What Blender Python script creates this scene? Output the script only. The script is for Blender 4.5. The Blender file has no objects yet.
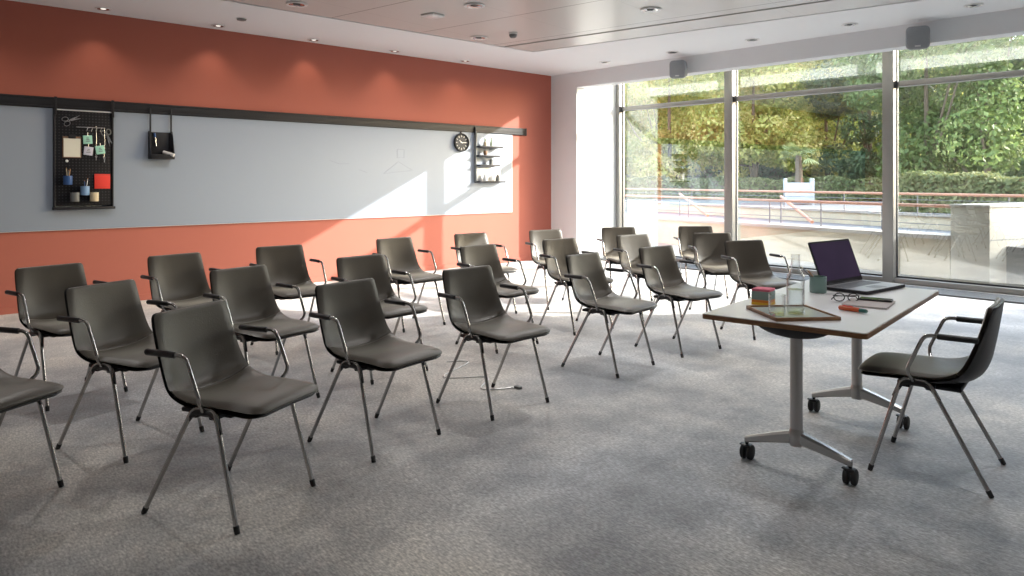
import bpy, bmesh, math, random
from mathutils import Vector, Matrix
from math import sin, cos, pi, sqrt, radians as R
random.seed(7)
S = bpy.context.scene
C = S.collection

# ------------------------------------------------------------------ materials
def new_mat(name):
    m = bpy.data.materials.new(name); m.use_nodes = True
    nt = m.node_tree
    return m, nt, nt.nodes, nt.links, nt.nodes['Principled BSDF']

def mat(name, col, rough=0.5, metal=0.0, var=0.06, scale=20.0, bump=0.0, bscale=None, spec=0.5, detail=4.0):
    """procedural principled material: a noise drifts the colour a little and may bump the surface"""
    m, nt, N, L, b = new_mat(name)
    b.inputs['Roughness'].default_value = rough
    b.inputs['Metallic'].default_value = metal
    b.inputs['Specular IOR Level'].default_value = spec
    tc = N.new('ShaderNodeTexCoord')
    no = N.new('ShaderNodeTexNoise'); no.inputs['Scale'].default_value = scale; no.inputs['Detail'].default_value = detail
    L.new(tc.outputs['Object'], no.inputs['Vector'])
    mx = N.new('ShaderNodeMix'); mx.data_type = 'RGBA'
    mx.inputs['A'].default_value = (*[c * (1 - var) for c in col], 1)
    mx.inputs['B'].default_value = (*[min(1, c * (1 + var)) for c in col], 1)
    L.new(no.outputs['Fac'], mx.inputs['Factor']); L.new(mx.outputs['Result'], b.inputs['Base Color'])
    if bump:
        n2 = N.new('ShaderNodeTexNoise'); n2.inputs['Scale'].default_value = bscale or scale * 8; n2.inputs['Detail'].default_value = 3
        L.new(tc.outputs['Object'], n2.inputs['Vector'])
        bp = N.new('ShaderNodeBump'); bp.inputs['Strength'].default_value = bump; bp.inputs['Distance'].default_value = 0.01
        L.new(n2.outputs['Fac'], bp.inputs['Height']); L.new(bp.outputs['Normal'], b.inputs['Normal'])
    return m

def s2l(r, g, b):
    f = lambda c: (c / 255 / 12.92) if c / 255 <= .04045 else ((c / 255 + .055) / 1.055) ** 2.4
    return (f(r), f(g), f(b))

M = {}
M['red_paint'] = mat('red_paint', (0.42, 0.125, 0.088), 0.75, var=0.03, scale=3, bump=0.04, bscale=250)
M['white_paint'] = mat('white_paint', (0.76, 0.78, 0.80), 0.7, var=0.02, scale=3, bump=0.03, bscale=250)
M['plaster'] = mat('plaster', (0.88, 0.905, 0.93), 0.8, var=0.015, scale=2)
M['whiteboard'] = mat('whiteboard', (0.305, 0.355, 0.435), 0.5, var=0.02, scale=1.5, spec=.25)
M['black_metal'] = mat('black_metal', (0.014, 0.014, 0.018), 0.5, 0.0, var=0.1, spec=.3)
M['black_plastic'] = mat('black_plastic', (0.018, 0.018, 0.02), 0.42, var=0.15, bump=0.05, bscale=400)
M['rubber'] = mat('rubber', (0.02, 0.02, 0.021), 0.7, var=0.1)
M['chrome'] = mat('chrome', (0.46, 0.45, 0.44), 0.18, 1.0, var=0.03)
M['aluminium'] = mat('aluminium', (0.50, 0.49, 0.48), 0.38, 1.0, var=0.05, scale=6)
M['mullion'] = mat('mullion_paint', (0.24, 0.235, 0.225), 0.4, 0.25, var=0.03)
M['alu_light'] = mat('aluminium_light', (0.75, 0.75, 0.75), 0.35, 0.4, var=0.03)
M['leather'] = mat('leather', (0.057, 0.047, 0.035), 0.42, var=0.12, scale=9, bump=0.10, bscale=160)
_b = M['leather'].node_tree.nodes['Principled BSDF']; _b.inputs['Sheen Weight'].default_value = .5; _b.inputs['Sheen Roughness'].default_value = .35; _b.inputs['Sheen Tint'].default_value = (1, .95, .86, 1)
M['grille'] = mat('grille_metal', (0.10, 0.105, 0.11), 0.5, 0.4, var=0.1)
M['laminate'] = mat('laminate', (0.73, 0.73, 0.74), 0.28, var=0.02, scale=4)
M['concrete'] = mat('concrete', (0.60, 0.52, 0.38), 0.9, var=0.34, scale=1.6, bump=0.3, bscale=30, detail=9)
M['concrete_pale'] = mat('concrete_pale', (0.50, 0.455, 0.37), 0.9, var=0.15, scale=1.4, bump=0.25, bscale=30, detail=9)
M['coping'] = mat('coping_stone', (0.46, 0.42, 0.37), 0.85, var=0.1, scale=5)
M['gravel'] = mat('gravel', (0.33, 0.30, 0.26), 0.95, var=0.25, scale=60, bump=0.5, bscale=120, detail=8)
M['asphalt'] = mat('asphalt', (0.17, 0.17, 0.168), 0.9, var=0.12, scale=3, bump=0.2, bscale=90)
M['grass'] = mat('grass', (0.16, 0.20, 0.055), 0.9, var=0.4, scale=2.5, bump=0.5, bscale=60, detail=9)
M['terracotta'] = mat('terracotta_rail', (0.50, 0.24, 0.15), 0.5, var=0.08)
M['white_gloss'] = mat('white_gloss', (0.80, 0.80, 0.80), 0.35, var=0.02)
M['planter_white'] = mat('planter_white', (0.55, 0.55, 0.55), 0.5, var=0.03)
M['rail_post'] = mat('rail_post', (0.16, 0.16, 0.17), 0.5, var=0.05)
M['bark'] = mat('bark', (0.16, 0.115, 0.08), 0.9, var=0.4, scale=12, bump=0.6, bscale=40)
M['speaker_grey'] = mat('speaker_grey', (0.30, 0.32, 0.34), 0.55, var=0.06, bump=0.3, bscale=500)
M['mug'] = mat('mug_glaze', (0.17, 0.27, 0.25), 0.35, var=0.06)
M['paper'] = mat('paper', (0.72, 0.71, 0.62), 0.8, var=0.03)
M['paper_white'] = mat('paper_white', (0.78, 0.78, 0.78), 0.8, var=0.03)
M['paper_mint'] = mat('paper_mint', (0.36, 0.68, 0.56), 0.8, var=0.04)
M['paper_lilac'] = mat('paper_lilac', (0.55, 0.55, 0.66), 0.8, var=0.04)
M['paper_red'] = mat('paper_red', (0.75, 0.045, 0.03), 0.7, var=0.03)
M['paper_yellow'] = mat('paper_yellow', (0.85, 0.52, 0.05), 0.8, var=0.03)
M['paper_orange'] = mat('paper_orange', (0.80, 0.28, 0.05), 0.8, var=0.03)
M['paper_teal'] = mat('paper_teal', (0.25, 0.34, 0.32), 0.8, var=0.03)
M['paper_pink'] = mat('paper_pink', (0.68, 0.16, 0.24), 0.8, var=0.03)
M['blue'] = mat('blue_plastic', (0.03, 0.09, 0.26), 0.45, var=0.05)
M['lightblue'] = mat('light_blue_plastic', (0.20, 0.34, 0.55), 0.45, var=0.05)
M['cream'] = mat('cream_plastic', (0.66, 0.56, 0.38), 0.5, var=0.05)
M['greyp'] = mat('grey_plastic', (0.16, 0.17, 0.17), 0.5, var=0.05)
M['steel'] = mat('steel', (0.55, 0.55, 0.56), 0.25, 1.0, var=0.05)
M['woodpen'] = mat('pencil_wood', (0.35, 0.18, 0.08), 0.55, var=0.1)
M['laptop'] = mat('laptop_silver', (0.40, 0.40, 0.42), 0.35, 0.6, var=0.03)
M['laptop_dark'] = mat('laptop_dark', (0.03, 0.028, 0.032), 0.45, var=0.1, spec=.12)
M['keys'] = mat('laptop_keys', (0.22, 0.23, 0.25), 0.5, var=0.1)
M['notebook'] = mat('notebook_cover', (0.38, 0.33, 0.32), 0.6, var=0.05)
M['phone_glass'] = mat('phone_glass', (0.015, 0.016, 0.018), 0.12, var=0.05)
M['orange'] = mat('orange_plastic', (0.62, 0.11, 0.03), 0.45, var=0.05)
M['teal'] = mat('teal_plastic', (0.04, 0.16, 0.15), 0.45, var=0.05)
M['mirror'] = mat('tray_gloss', (0.56, 0.62, 0.60), 0.1, 0.0, var=0.02)
M['sage'] = mat('sage_paint', (0.45, 0.55, 0.42), 0.5, var=0.03)
M['brown'] = mat('brown_ceramic', (0.20, 0.11, 0.06), 0.5, var=0.1)

def wood_mat():
    m, nt, N, L, b = new_mat('walnut_edge')
    tc = N.new('ShaderNodeTexCoord'); mp = N.new('ShaderNodeMapping'); mp.inputs['Scale'].default_value = (3, 3, 60)
    no = N.new('ShaderNodeTexNoise'); no.inputs['Scale'].default_value = 6; no.inputs['Detail'].default_value = 6
    cr = N.new('ShaderNodeValToRGB'); cr.color_ramp.elements[0].color = (0.16, 0.075, 0.032, 1); cr.color_ramp.elements[1].color = (0.38, 0.20, 0.09, 1)
    cr.color_ramp.elements[0].position = .3; cr.color_ramp.elements[1].position = .7
    L.new(tc.outputs['Object'], mp.inputs['Vector']); L.new(mp.outputs['Vector'], no.inputs['Vector'])
    L.new(no.outputs['Fac'], cr.inputs['Fac']); L.new(cr.outputs['Color'], b.inputs['Base Color'])
    b.inputs['Roughness'].default_value = .4
    return m
M['wood'] = wood_mat()

def carpet_mat():
    m, nt, N, L, b = new_mat('carpet')
    b.inputs['Roughness'].default_value = .58; b.inputs['Specular IOR Level'].default_value = .55
    b.inputs['Sheen Weight'].default_value = .5; b.inputs['Sheen Roughness'].default_value = .5
    tc = N.new('ShaderNodeTexCoord')
    def noise(sc, det, rough=.5, vec=None):
        n = N.new('ShaderNodeTexNoise'); n.inputs['Scale'].default_value = sc; n.inputs['Detail'].default_value = det; n.inputs['Roughness'].default_value = rough
        L.new(vec or tc.outputs['Object'], n.inputs['Vector']); return n.outputs['Fac']
    def ramp(fac, stops):
        c = N.new('ShaderNodeValToRGB'); e = c.color_ramp.elements
        e[0].position, e[0].color = stops[0][0], (*stops[0][1], 1); e[1].position, e[1].color = stops[-1][0], (*stops[-1][1], 1)
        for p, col in stops[1:-1]:
            x = e.new(p); x.color = (*col, 1)
        L.new(fac, c.inputs['Fac']); return c.outputs['Color']
    def mix(f, a, bb, mode='MIX'):
        x = N.new('ShaderNodeMix'); x.data_type = 'RGBA'; x.blend_type = mode
        for s, v in (('Factor', f), ('A', a), ('B', bb)):
            if hasattr(v, 'is_linked'): L.new(v, x.inputs[s])
            else: x.inputs[s].default_value = v
        return x.outputs['Result']
    big = noise(1.1, 9, .68)
    warm = noise(.55, 5, .6)
    base = ramp(big, [(.40, (.19, .191, .193)), (.5, (.33, .329, .324)), (.60, (.47, .468, .46))])
    hue = ramp(warm, [(.40, (.93, .98, 1.07)), (.60, (1.06, 1.0, .92))])
    c = mix(1.0, base, hue, 'MULTIPLY')
    # carpet tiles, each laid with its own slightly lighter or darker tone
    mp = N.new('ShaderNodeMapping'); mp.inputs['Rotation'].default_value = (0, 0, R(8.5)); mp.inputs['Scale'].default_value = (1 / .5, 1 / .5, 1)
    L.new(tc.outputs['Object'], mp.inputs['Vector'])
    fl = N.new('ShaderNodeVectorMath'); fl.operation = 'FLOOR'; L.new(mp.outputs['Vector'], fl.inputs[0])
    wn = N.new('ShaderNodeTexWhiteNoise'); wn.noise_dimensions = '2D'; L.new(fl.outputs['Vector'], wn.inputs['Vector'])
    tile = ramp(wn.outputs['Value'], [(0, (.90, .90, .905)), (1, (1.10, 1.10, 1.095))])
    c = mix(1.0, c, tile, 'MULTIPLY')
    # loops: fine ribs and speckle
    mp2 = N.new('ShaderNodeMapping'); mp2.inputs['Rotation'].default_value = (0, 0, R(30)); mp2.inputs['Scale'].default_value = (40, 130, 1)
    L.new(tc.outputs['Object'], mp2.inputs['Vector'])
    rib = noise(1, 2, .5, mp2.outputs['Vector'])
    fine = noise(55, 6, .75)
    c = mix(1.0, c, ramp(rib, [(.32, (.62, .62, .62)), (.68, (1.38, 1.38, 1.38))]), 'MULTIPLY')
    c = mix(1.0, c, ramp(fine, [(.38, (.68, .68, .68)), (.62, (1.32, 1.32, 1.32))]), 'MULTIPLY')
    L.new(c, b.inputs['Base Color'])
    bp = N.new('ShaderNodeBump'); bp.inputs['Strength'].default_value = .15; bp.inputs['Distance'].default_value = .004
    L.new(fine, bp.inputs['Height']); L.new(bp.outputs['Normal'], b.inputs['Normal'])
    return m
M['carpet'] = carpet_mat()

def panel_mat():
    """satin metal ceiling panels with hairline seams every 1.2 m, laid 8.5 degrees off the walls"""
    m, nt, N, L, b = new_mat('ceiling_panel')
    b.inputs['Roughness'].default_value = .32; b.inputs['Metallic'].default_value = .0; b.inputs['Specular IOR Level'].default_value = .6
    tc = N.new('ShaderNodeTexCoord'); mp = N.new('ShaderNodeMapping')
    mp.inputs['Rotation'].default_value = (0, 0, R(-8.5))
    L.new(tc.outputs['Object'], mp.inputs['Vector'])
    sp = N.new('ShaderNodeSeparateXYZ'); L.new(mp.outputs['Vector'], sp.inputs[0])
    def line(sock, per, off, w):
        a = N.new('ShaderNodeMath'); a.operation = 'ADD'; L.new(sock, a.inputs[0]); a.inputs[1].default_value = off
        p = N.new('ShaderNodeMath'); p.operation = 'PINGPONG'; L.new(a.outputs[0], p.inputs[0]); p.inputs[1].default_value = per / 2
        l = N.new('ShaderNodeMath'); l.operation = 'LESS_THAN'; L.new(p.outputs[0], l.inputs[0]); l.inputs[1].default_value = w
        return l.outputs[0]
    a = line(sp.outputs['Y'], 1.2, -0.36, .007)
    c = line(sp.outputs['X'], 1.2, 0.2, .003)
    mx = N.new('ShaderNodeMath'); mx.operation = 'MAXIMUM'; L.new(a, mx.inputs[0])
    h = N.new('ShaderNodeMath'); h.operation = 'MULTIPLY'; L.new(c, h.inputs[0]); h.inputs[1].default_value = .35
    L.new(h.outputs[0], mx.inputs[1])
    col = N.new('ShaderNodeMix'); col.data_type = 'RGBA'
    col.inputs['A'].default_value = (.62, .615, .60, 1); col.inputs['B'].default_value = (.16, .15, .14, 1)
    L.new(mx.outputs[0], col.inputs['Factor']); L.new(col.outputs['Result'], b.inputs['Base Color'])
    return m
M['ceiling_panel'] = panel_mat()

def peg_mat():
    m, nt, N, L, b = new_mat('pegboard_black')
    tc = N.new('ShaderNodeTexCoord'); mp = N.new('ShaderNodeMapping'); mp.inputs['Scale'].default_value = (1, 32, 32)
    L.new(tc.outputs['Object'], mp.inputs['Vector'])
    fr = N.new('ShaderNodeVectorMath'); fr.operation = 'FRACTION'; L.new(mp.outputs['Vector'], fr.inputs[0])
    sp = N.new('ShaderNodeSeparateXYZ'); L.new(fr.outputs['Vector'], sp.inputs[0])
    cb = N.new('ShaderNodeCombineXYZ'); L.new(sp.outputs['Y'], cb.inputs['Y']); L.new(sp.outputs['Z'], cb.inputs['Z'])
    ds = N.new('ShaderNodeVectorMath'); ds.operation = 'DISTANCE'; L.new(cb.outputs[0], ds.inputs[0]); ds.inputs[1].default_value = (0, .5, .5)
    lt = N.new('ShaderNodeMath'); lt.operation = 'LESS_THAN'; L.new(ds.outputs['Value'], lt.inputs[0]); lt.inputs[1].default_value = .2
    mx = N.new('ShaderNodeMix'); mx.data_type = 'RGBA'; mx.inputs['A'].default_value = (.008, .008, .011, 1); mx.inputs['B'].default_value = (.04, .042, .048, 1)
    L.new(lt.outputs[0], mx.inputs['Factor']); L.new(mx.outputs['Result'], b.inputs['Base Color'])
    b.inputs['Roughness'].default_value = .6; b.inputs['Specular IOR Level'].default_value = .2
    return m
M['peg'] = peg_mat()

def glass_mat(name, base, tint=(1, 1, 1), power=4.0):
    m = bpy.data.materials.new(name); m.use_nodes = True; nt = m.node_tree; N = nt.nodes; L = nt.links
    N.clear()
    out = N.new('ShaderNodeOutputMaterial'); t = N.new('ShaderNodeBsdfTransparent'); g = N.new('ShaderNodeBsdfGlossy')
    t.inputs['Color'].default_value = (*tint, 1); g.inputs['Roughness'].default_value = 0.0
    lw = N.new('ShaderNodeLayerWeight'); lw.inputs['Blend'].default_value = .5
    p = N.new('ShaderNodeMath'); p.operation = 'POWER'; p.inputs[1].default_value = power
    L.new(lw.outputs['Facing'], p.inputs[0])
    mr = N.new('ShaderNodeMapRange'); mr.inputs['To Min'].default_value = base; mr.inputs['To Max'].default_value = .9
    L.new(p.outputs[0], mr.inputs['Value'])
    mx = N.new('ShaderNodeMixShader'); L.new(mr.outputs['Result'], mx.inputs['Fac']); L.new(t.outputs[0], mx.inputs[1]); L.new(g.outputs[0], mx.inputs[2])
    L.new(mx.outputs[0], out.inputs['Surface'])
    return m
M['window_glass'] = glass_mat('window_glass', .165, (.97, .985, .975))
M['clear_glass'] = glass_mat('clear_glass', .05, (.985, .99, .99), 2.0)
M['water'] = glass_mat('water', .04, (.97, .985, .99), 2.5)

def leaf_mat(name, cols, scale=.35):
    m, nt, N, L, b = new_mat(name)
    geo = N.new('ShaderNodeNewGeometry')
    no = N.new('ShaderNodeTexNoise'); no.inputs['Scale'].default_value = scale; no.inputs['Detail'].default_value = 6
    L.new(geo.outputs['Position'], no.inputs['Vector'])
    wn = N.new('ShaderNodeMath'); wn.operation = 'MULTIPLY_ADD'
    L.new(geo.outputs['Random Per Island'], wn.inputs[0]); wn.inputs[1].default_value = .34; L.new(no.outputs['Fac'], wn.inputs[2])
    cr = N.new('ShaderNodeValToRGB'); e = cr.color_ramp.elements
    n = len(cols)
    for i, c in enumerate(cols):
        p = .38 + .56 * i / (n - 1)
        if i == 0: x = e[0]
        elif i == n - 1: x = e[len(e) - 1]
        else: x = e.new(p)
        x.position = p; x.color = (*c, 1)
    L.new(wn.outputs[0], cr.inputs['Fac']); L.new(cr.outputs['Color'], b.inputs['Base Color'])
    b.inputs['Roughness'].default_value = .55
    tr = N.new('ShaderNodeBsdfTranslucent'); L.new(cr.outputs['Color'], tr.inputs['Color'])
    mx = N.new('ShaderNodeMixShader'); mx.inputs['Fac'].default_value = .4
    out = N['Material Output']
    L.new(b.outputs[0], mx.inputs[1]); L.new(tr.outputs[0], mx.inputs[2]); L.new(mx.outputs[0], out.inputs['Surface'])
    return m
M['leaf_green'] = leaf_mat('leaf_green', [(.075, .12, .03), (.17, .235, .065), (.32, .37, .14)])
M['leaf_dark'] = leaf_mat('leaf_dark', [(.055, .09, .04), (.12, .17, .08), (.22, .28, .14)])
M['leaf_yellow'] = leaf_mat('leaf_yellow', [(.21, .26, .055), (.46, .45, .11), (.78, .62, .27)])
M['leaf_mixed'] = leaf_mat('leaf_mixed', [(.15, .22, .055), (.35, .38, .10), (.64, .55, .22)])
M['leaf_hedge'] = leaf_mat('leaf_hedge', [(.10, .13, .04), (.20, .22, .08), (.34, .31, .14)], 1.2)
M['leaf_palm'] = leaf_mat('leaf_palm', [(.25, .30, .12), (.42, .46, .22), (.56, .58, .32)], 1.2)

def emit_mat(name, col, st):
    m = bpy.data.materials.new(name); m.use_nodes = True; N = m.node_tree.nodes; L = m.node_tree.links; N.clear()
    o = N.new('ShaderNodeOutputMaterial'); e = N.new('ShaderNodeEmission'); e.inputs['Color'].default_value = (*col, 1); e.inputs['Strength'].default_value = st
    L.new(e.outputs[0], o.inputs['Surface']); return m
M['lamp_on'] = emit_mat('lamp_on', (1, .92, .82), 1.0)

def screen_mat():
    m, nt, N, L, b = new_mat('laptop_screen')
    tc = N.new('ShaderNodeTexCoord'); no = N.new('ShaderNodeTexNoise'); no.inputs['Scale'].default_value = 3.5
    L.new(tc.outputs['Object'], no.inputs['Vector'])
    cr = N.new('ShaderNodeValToRGB'); cr.color_ramp.elements[0].color = (.03, .022, .045, 1); cr.color_ramp.elements[1].color = (.055, .035, .075, 1)
    L.new(no.outputs['Fac'], cr.inputs['Fac']); L.new(cr.outputs['Color'], b.inputs['Base Color'])
    b.inputs['Roughness'].default_value = .5; b.inputs['Specular IOR Level'].default_value = .03
    L.new(cr.outputs['Color'], b.inputs['Emission Color']); b.inputs['Emission Strength'].default_value = .35
    return m
M['screen'] = screen_mat()

# ------------------------------------------------------------------ mesh helpers
class MB:
    def __init__(s): s.bm = bmesh.new()
    def _place(s, verts, mtx):
        if mtx is not None: bmesh.ops.transform(s.bm, matrix=mtx, verts=verts)
    def box(s, x0, x1, y0, y1, z0, z1, bev=0.0, seg=2, mtx=None):
        r = bmesh.ops.create_cube(s.bm, size=1.0); v = r['verts']
        bmesh.ops.scale(s.bm, vec=(x1 - x0, y1 - y0, z1 - z0), verts=v)
        bmesh.ops.translate(s.bm, vec=((x0 + x1) / 2, (y0 + y1) / 2, (z0 + z1) / 2), verts=v)
        if bev:
            e = list({e for q in v for e in q.link_edges})
            rr = bmesh.ops.bevel(s.bm, geom=e, offset=bev, segments=seg, affect='EDGES', profile=.5)
            v = list({q for f in rr['faces'] for q in f.verts} | {q for q in v if q.is_valid})
        s._place(v, mtx); return s
    def ring_skin(s, rings, cap=True, closed=False):
        rv = [[s.bm.verts.new(p) for p in r] for r in rings]
        n = len(rv[0]); k = len(rv)
        for i in range(k if closed else k - 1):
            a, b = rv[i], rv[(i + 1) % k]
            for j in range(n):
                s.bm.faces.new((a[j], a[(j + 1) % n], b[(j + 1) % n], b[j]))
        if cap and not closed:
            s.bm.faces.new(list(reversed(rv[0]))); s.bm.faces.new(rv[-1])
        return s
    def tube(s, pts, r, n=10, cap=True):
        """a round bar through pts; r is one radius or one per point"""
        P = [Vector(p) for p in pts]; rs = r if isinstance(r, (list, tuple)) else [r] * len(P)
        up = None; rings = []
        for i, p in enumerate(P):
            t = (P[min(i + 1, len(P) - 1)] - P[max(i - 1, 0)]).normalized()
            if up is None:
                up = Vector((0, 0, 1)) if abs(t.z) < .9 else Vector((1, 0, 0))
            a = (up - t * up.dot(t)).normalized(); b = t.cross(a); up = a
            rings.append([p + (a * cos(2 * pi * j / n) + b * sin(2 * pi * j / n)) * rs[i] for j in range(n)])
        return s.ring_skin(rings, cap)
    def lathe(s, prof, n=24, mtx=None, cap=True):
        """prof: (radius, z) pairs"""
        rings = [[Vector((max(r, 1e-4) * cos(2 * pi * j / n), max(r, 1e-4) * sin(2 * pi * j / n), z)) for j in range(n)] for r, z in prof]
        if mtx is not None: rings = [[mtx @ p for p in r] for r in rings]
        return s.ring_skin(rings, cap)
    def prism(s, poly, h0, h1, mtx=None):
        """polygon in XY pushed from h0 to h1 along Z"""
        rings = [[Vector((x, y, h)) for x, y in poly] for h in (h0, h1)]
        if mtx is not None: rings = [[mtx @ p for p in r] for r in rings]
        return s.ring_skin(rings, True)
    def quad(s, pts):
        s.bm.faces.new([s.bm.verts.new(p) for p in pts]); return s
    def done(s, name, m, parent=None, loc=None, smooth=True, ang=38):
        bmesh.ops.recalc_face_normals(s.bm, faces=s.bm.faces)
        me = bpy.data.meshes.new(name)
        if smooth:
            for e in s.bm.edges:
                if len(e.link_faces) == 2 and e.calc_face_angle(0) > R(ang): e.smooth = False
            for f in s.bm.faces: f.smooth = True
        s.bm.to_mesh(me); s.bm.free()
        o = bpy.data.objects.new(name, me); C.objects.link(o)
        me.materials.append(M[m] if isinstance(m, str) else m)
        if parent: o.parent = parent
        if loc: o.location = loc
        return o

def tag(o, label, cat, group=None, kind=None):
    o['label'] = label; o['category'] = cat
    if group: o['group'] = group
    if kind: o['kind'] = kind
    return o
def thing(name, label, cat, loc=(0, 0, 0), rz=0.0, group=None):
    o = bpy.data.objects.new(name, None); o.empty_display_size = .1; C.objects.link(o)
    o.location = loc; o.rotation_euler = (0, 0, rz)
    return tag(o, label, cat, group)
def struct(o, label=None):
    o['kind'] = 'structure'
    if label: o['label'] = label
    return o
def copy_tree(o, parent=None):
    c = o.copy(); C.objects.link(c)
    if parent: c.parent = parent
    for ch in o.children: copy_tree(ch, c)
    return c
def bez(a, b, c, n=6):
    a, b, c = Vector(a), Vector(b), Vector(c)
    return [a * (1 - t) ** 2 + b * 2 * t * (1 - t) + c * t * t for t in [i / n for i in range(n + 1)]]
def rounded(w, d, r, n=5):
    P = []
    for cx, cy, a0 in ((w / 2 - r, d / 2 - r, 0), (-w / 2 + r, d / 2 - r, 90), (-w / 2 + r, -d / 2 + r, 180), (w / 2 - r, -d / 2 + r, 270)):
        for i in range(n + 1):
            a = R(a0 + 90 * i / n); P.append((cx + r * cos(a), cy + r * sin(a)))
    return P
def rotz(a, loc=(0, 0, 0)): return Matrix.Translation(loc) @ Matrix.Rotation(a, 4, 'Z')

# ------------------------------------------------------------------ the room
XW, YW, ZC = -8.89, 9.19, 3.17          # red wall, window wall, ceiling
YG = 10.33                              # glazing
XO = -8.29                              # left edge of the window opening
XE = -0.95                              # right edge of the window opening
XR, YB = 3.6, -4.2                      # right and back walls, behind the camera
ZS = 3.60                               # soffit over the window recess
EPS = .2
o = MB().box(XW - EPS, XR + EPS, YB - EPS, YG + .14, -.2, 0).done('floor', 'carpet', smooth=False); struct(o, 'mottled grey carpet tile floor')
o = MB().box(XW - EPS, XW, YB, YG + .14, 0, ZS + .2).done('wall_left', 'red_paint', smooth=False); struct(o, 'brick red painted side wall')
mb = MB(); mb.box(XW, XO, YW, YG + .14, 0, ZS + .2)
struct(mb.done('wall_front', 'white_paint', smooth=False), 'white pier between red wall and windows')
mb = MB(); mb.box(XE, XR, YW, YG + .14, 0, ZS + .2)
struct(mb.done('wall_front_right', 'white_paint', smooth=False), 'white wall right of the windows')
struct(MB().box(XO, XE, YW, 9.43, 2.92, ZS + .2).done('wall_front_top', 'white_paint', smooth=False), 'white bulkhead over the windows')
struct(MB().box(XO, XE, 9.43, YG + .14, ZS, ZS + .2).done('ceiling_window_recess', 'plaster', smooth=False), 'white soffit of the window recess')
# plain ceiling border round the metal panels
a = R(9.3)
def ylim(x): return 7.27 + (x + 7.54) * math.tan(a)
P = [(-7.42, ylim(-7.42)), (XR, ylim(XR)), (XR, YB), (-7.42, YB)]
mb = MB()
mb.box(XW, -7.42, YB, YW, ZC, ZC + .25)
q = [(-7.42, ylim(-7.42)), (0.6, ylim(.6)), (0.6, YW), (-7.42, YW)]
mb.prism(q, ZC, ZC + .25)
q = [(0.6, ylim(.6)), (XR, ylim(.6)), (XR, YW), (0.6, YW)]
mb.prism(q, ZC, ZC + .25)
struct(mb.done('ceiling', 'plaster', smooth=False), 'plain white ceiling border')
# the satin panels, one field set between the white borders
W_SLOT = .60
nx, ny = -sin(a), cos(a)
def yl2(x): return ylim(x) - W_SLOT
mb = MB()
mb.prism([(-7.40, yl2(-7.40)), (-7.40, YB), (XR, YB), (XR, yl2(.6)), (.6, yl2(.6))], ZC + .004, ZC + .2)
struct(mb.done('ceiling_panels', 'ceiling_panel', smooth=False), 'beige metal ceiling panels with hairline seams')
mb = MB()
mb.prism([(-7.40, yl2(-7.40) + .055), (.6, yl2(.6) + .055), (.6, ylim(.6) - .03), (-7.40, ylim(-7.40) - .03)], ZC + .002, ZC + .2)
struct(mb.done('ceiling_slot_panel', 'ceiling_panel', smooth=False), 'narrow ceiling panel between two dark slots')
mb = MB()
mb.prism([(-7.42, yl2(-7.42) - .02), (XR, yl2(.6) - .02), (XR, YW), (-7.42, YW)], ZC + .03, ZC + .06)
mb.box(-7.43, -7.39, YB, 6.9, ZC + .03, ZC + .06)
struct(mb.done('trim_1', 'grille', smooth=False), 'dark shadow gap of the ceiling slots')
struct(MB().box(XW - EPS, XR + EPS, YB - EPS, YW + .1, ZC + .25, ZC + .45).done('ceiling_slab', 'plaster', smooth=False), 'slab above the ceiling')
# walls behind and beside the camera
struct(MB().box(XW, XR, YB - EPS, YB, 0, ZC + .3).done('wall_back', 'white_paint', smooth=False), 'white wall behind the camera')
mb = MB()
mb.box(XR, XR + EPS, YB, YW, 0, .5); mb.box(XR, XR + EPS, YB, YW, 2.7, ZC + .3)
mb.box(XR, XR + EPS, YB, YW, .5, 2.7)
struct(mb.done('wall_right', 'white_paint', smooth=False), 'white wall to the right of the camera')
struct(MB().box(XW, XW + .012, YB, YW, 0, .07, .003).done('baseboard_left', 'red_paint', smooth=False), 'low red skirting on the red wall')
struct(MB().box(XW + .012, XO, YW - .012, YW, 0, .07, .003).done('baseboard_front', 'white_paint', smooth=False), 'low white skirting on the white pier')
# dark floor convector grille along the glazing, then the pale sill
mb = MB()
for k in range(9):
    y = 9.56 + k * .046
    mb.box(XO + .02, XE - .02, y, y + .030, .0, .018)
mb.box(XO + .02, XE - .02, 9.53, 9.545, 0, .02); mb.box(XO + .02, XE - .02, 9.975, 9.99, 0, .02)
mb.box(XO + .02, XE - .02, 9.545, 9.975, 0, .006)
struct(mb.done('trim_2', 'grille', smooth=False), 'dark convector grille in the floor along the windows')

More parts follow.
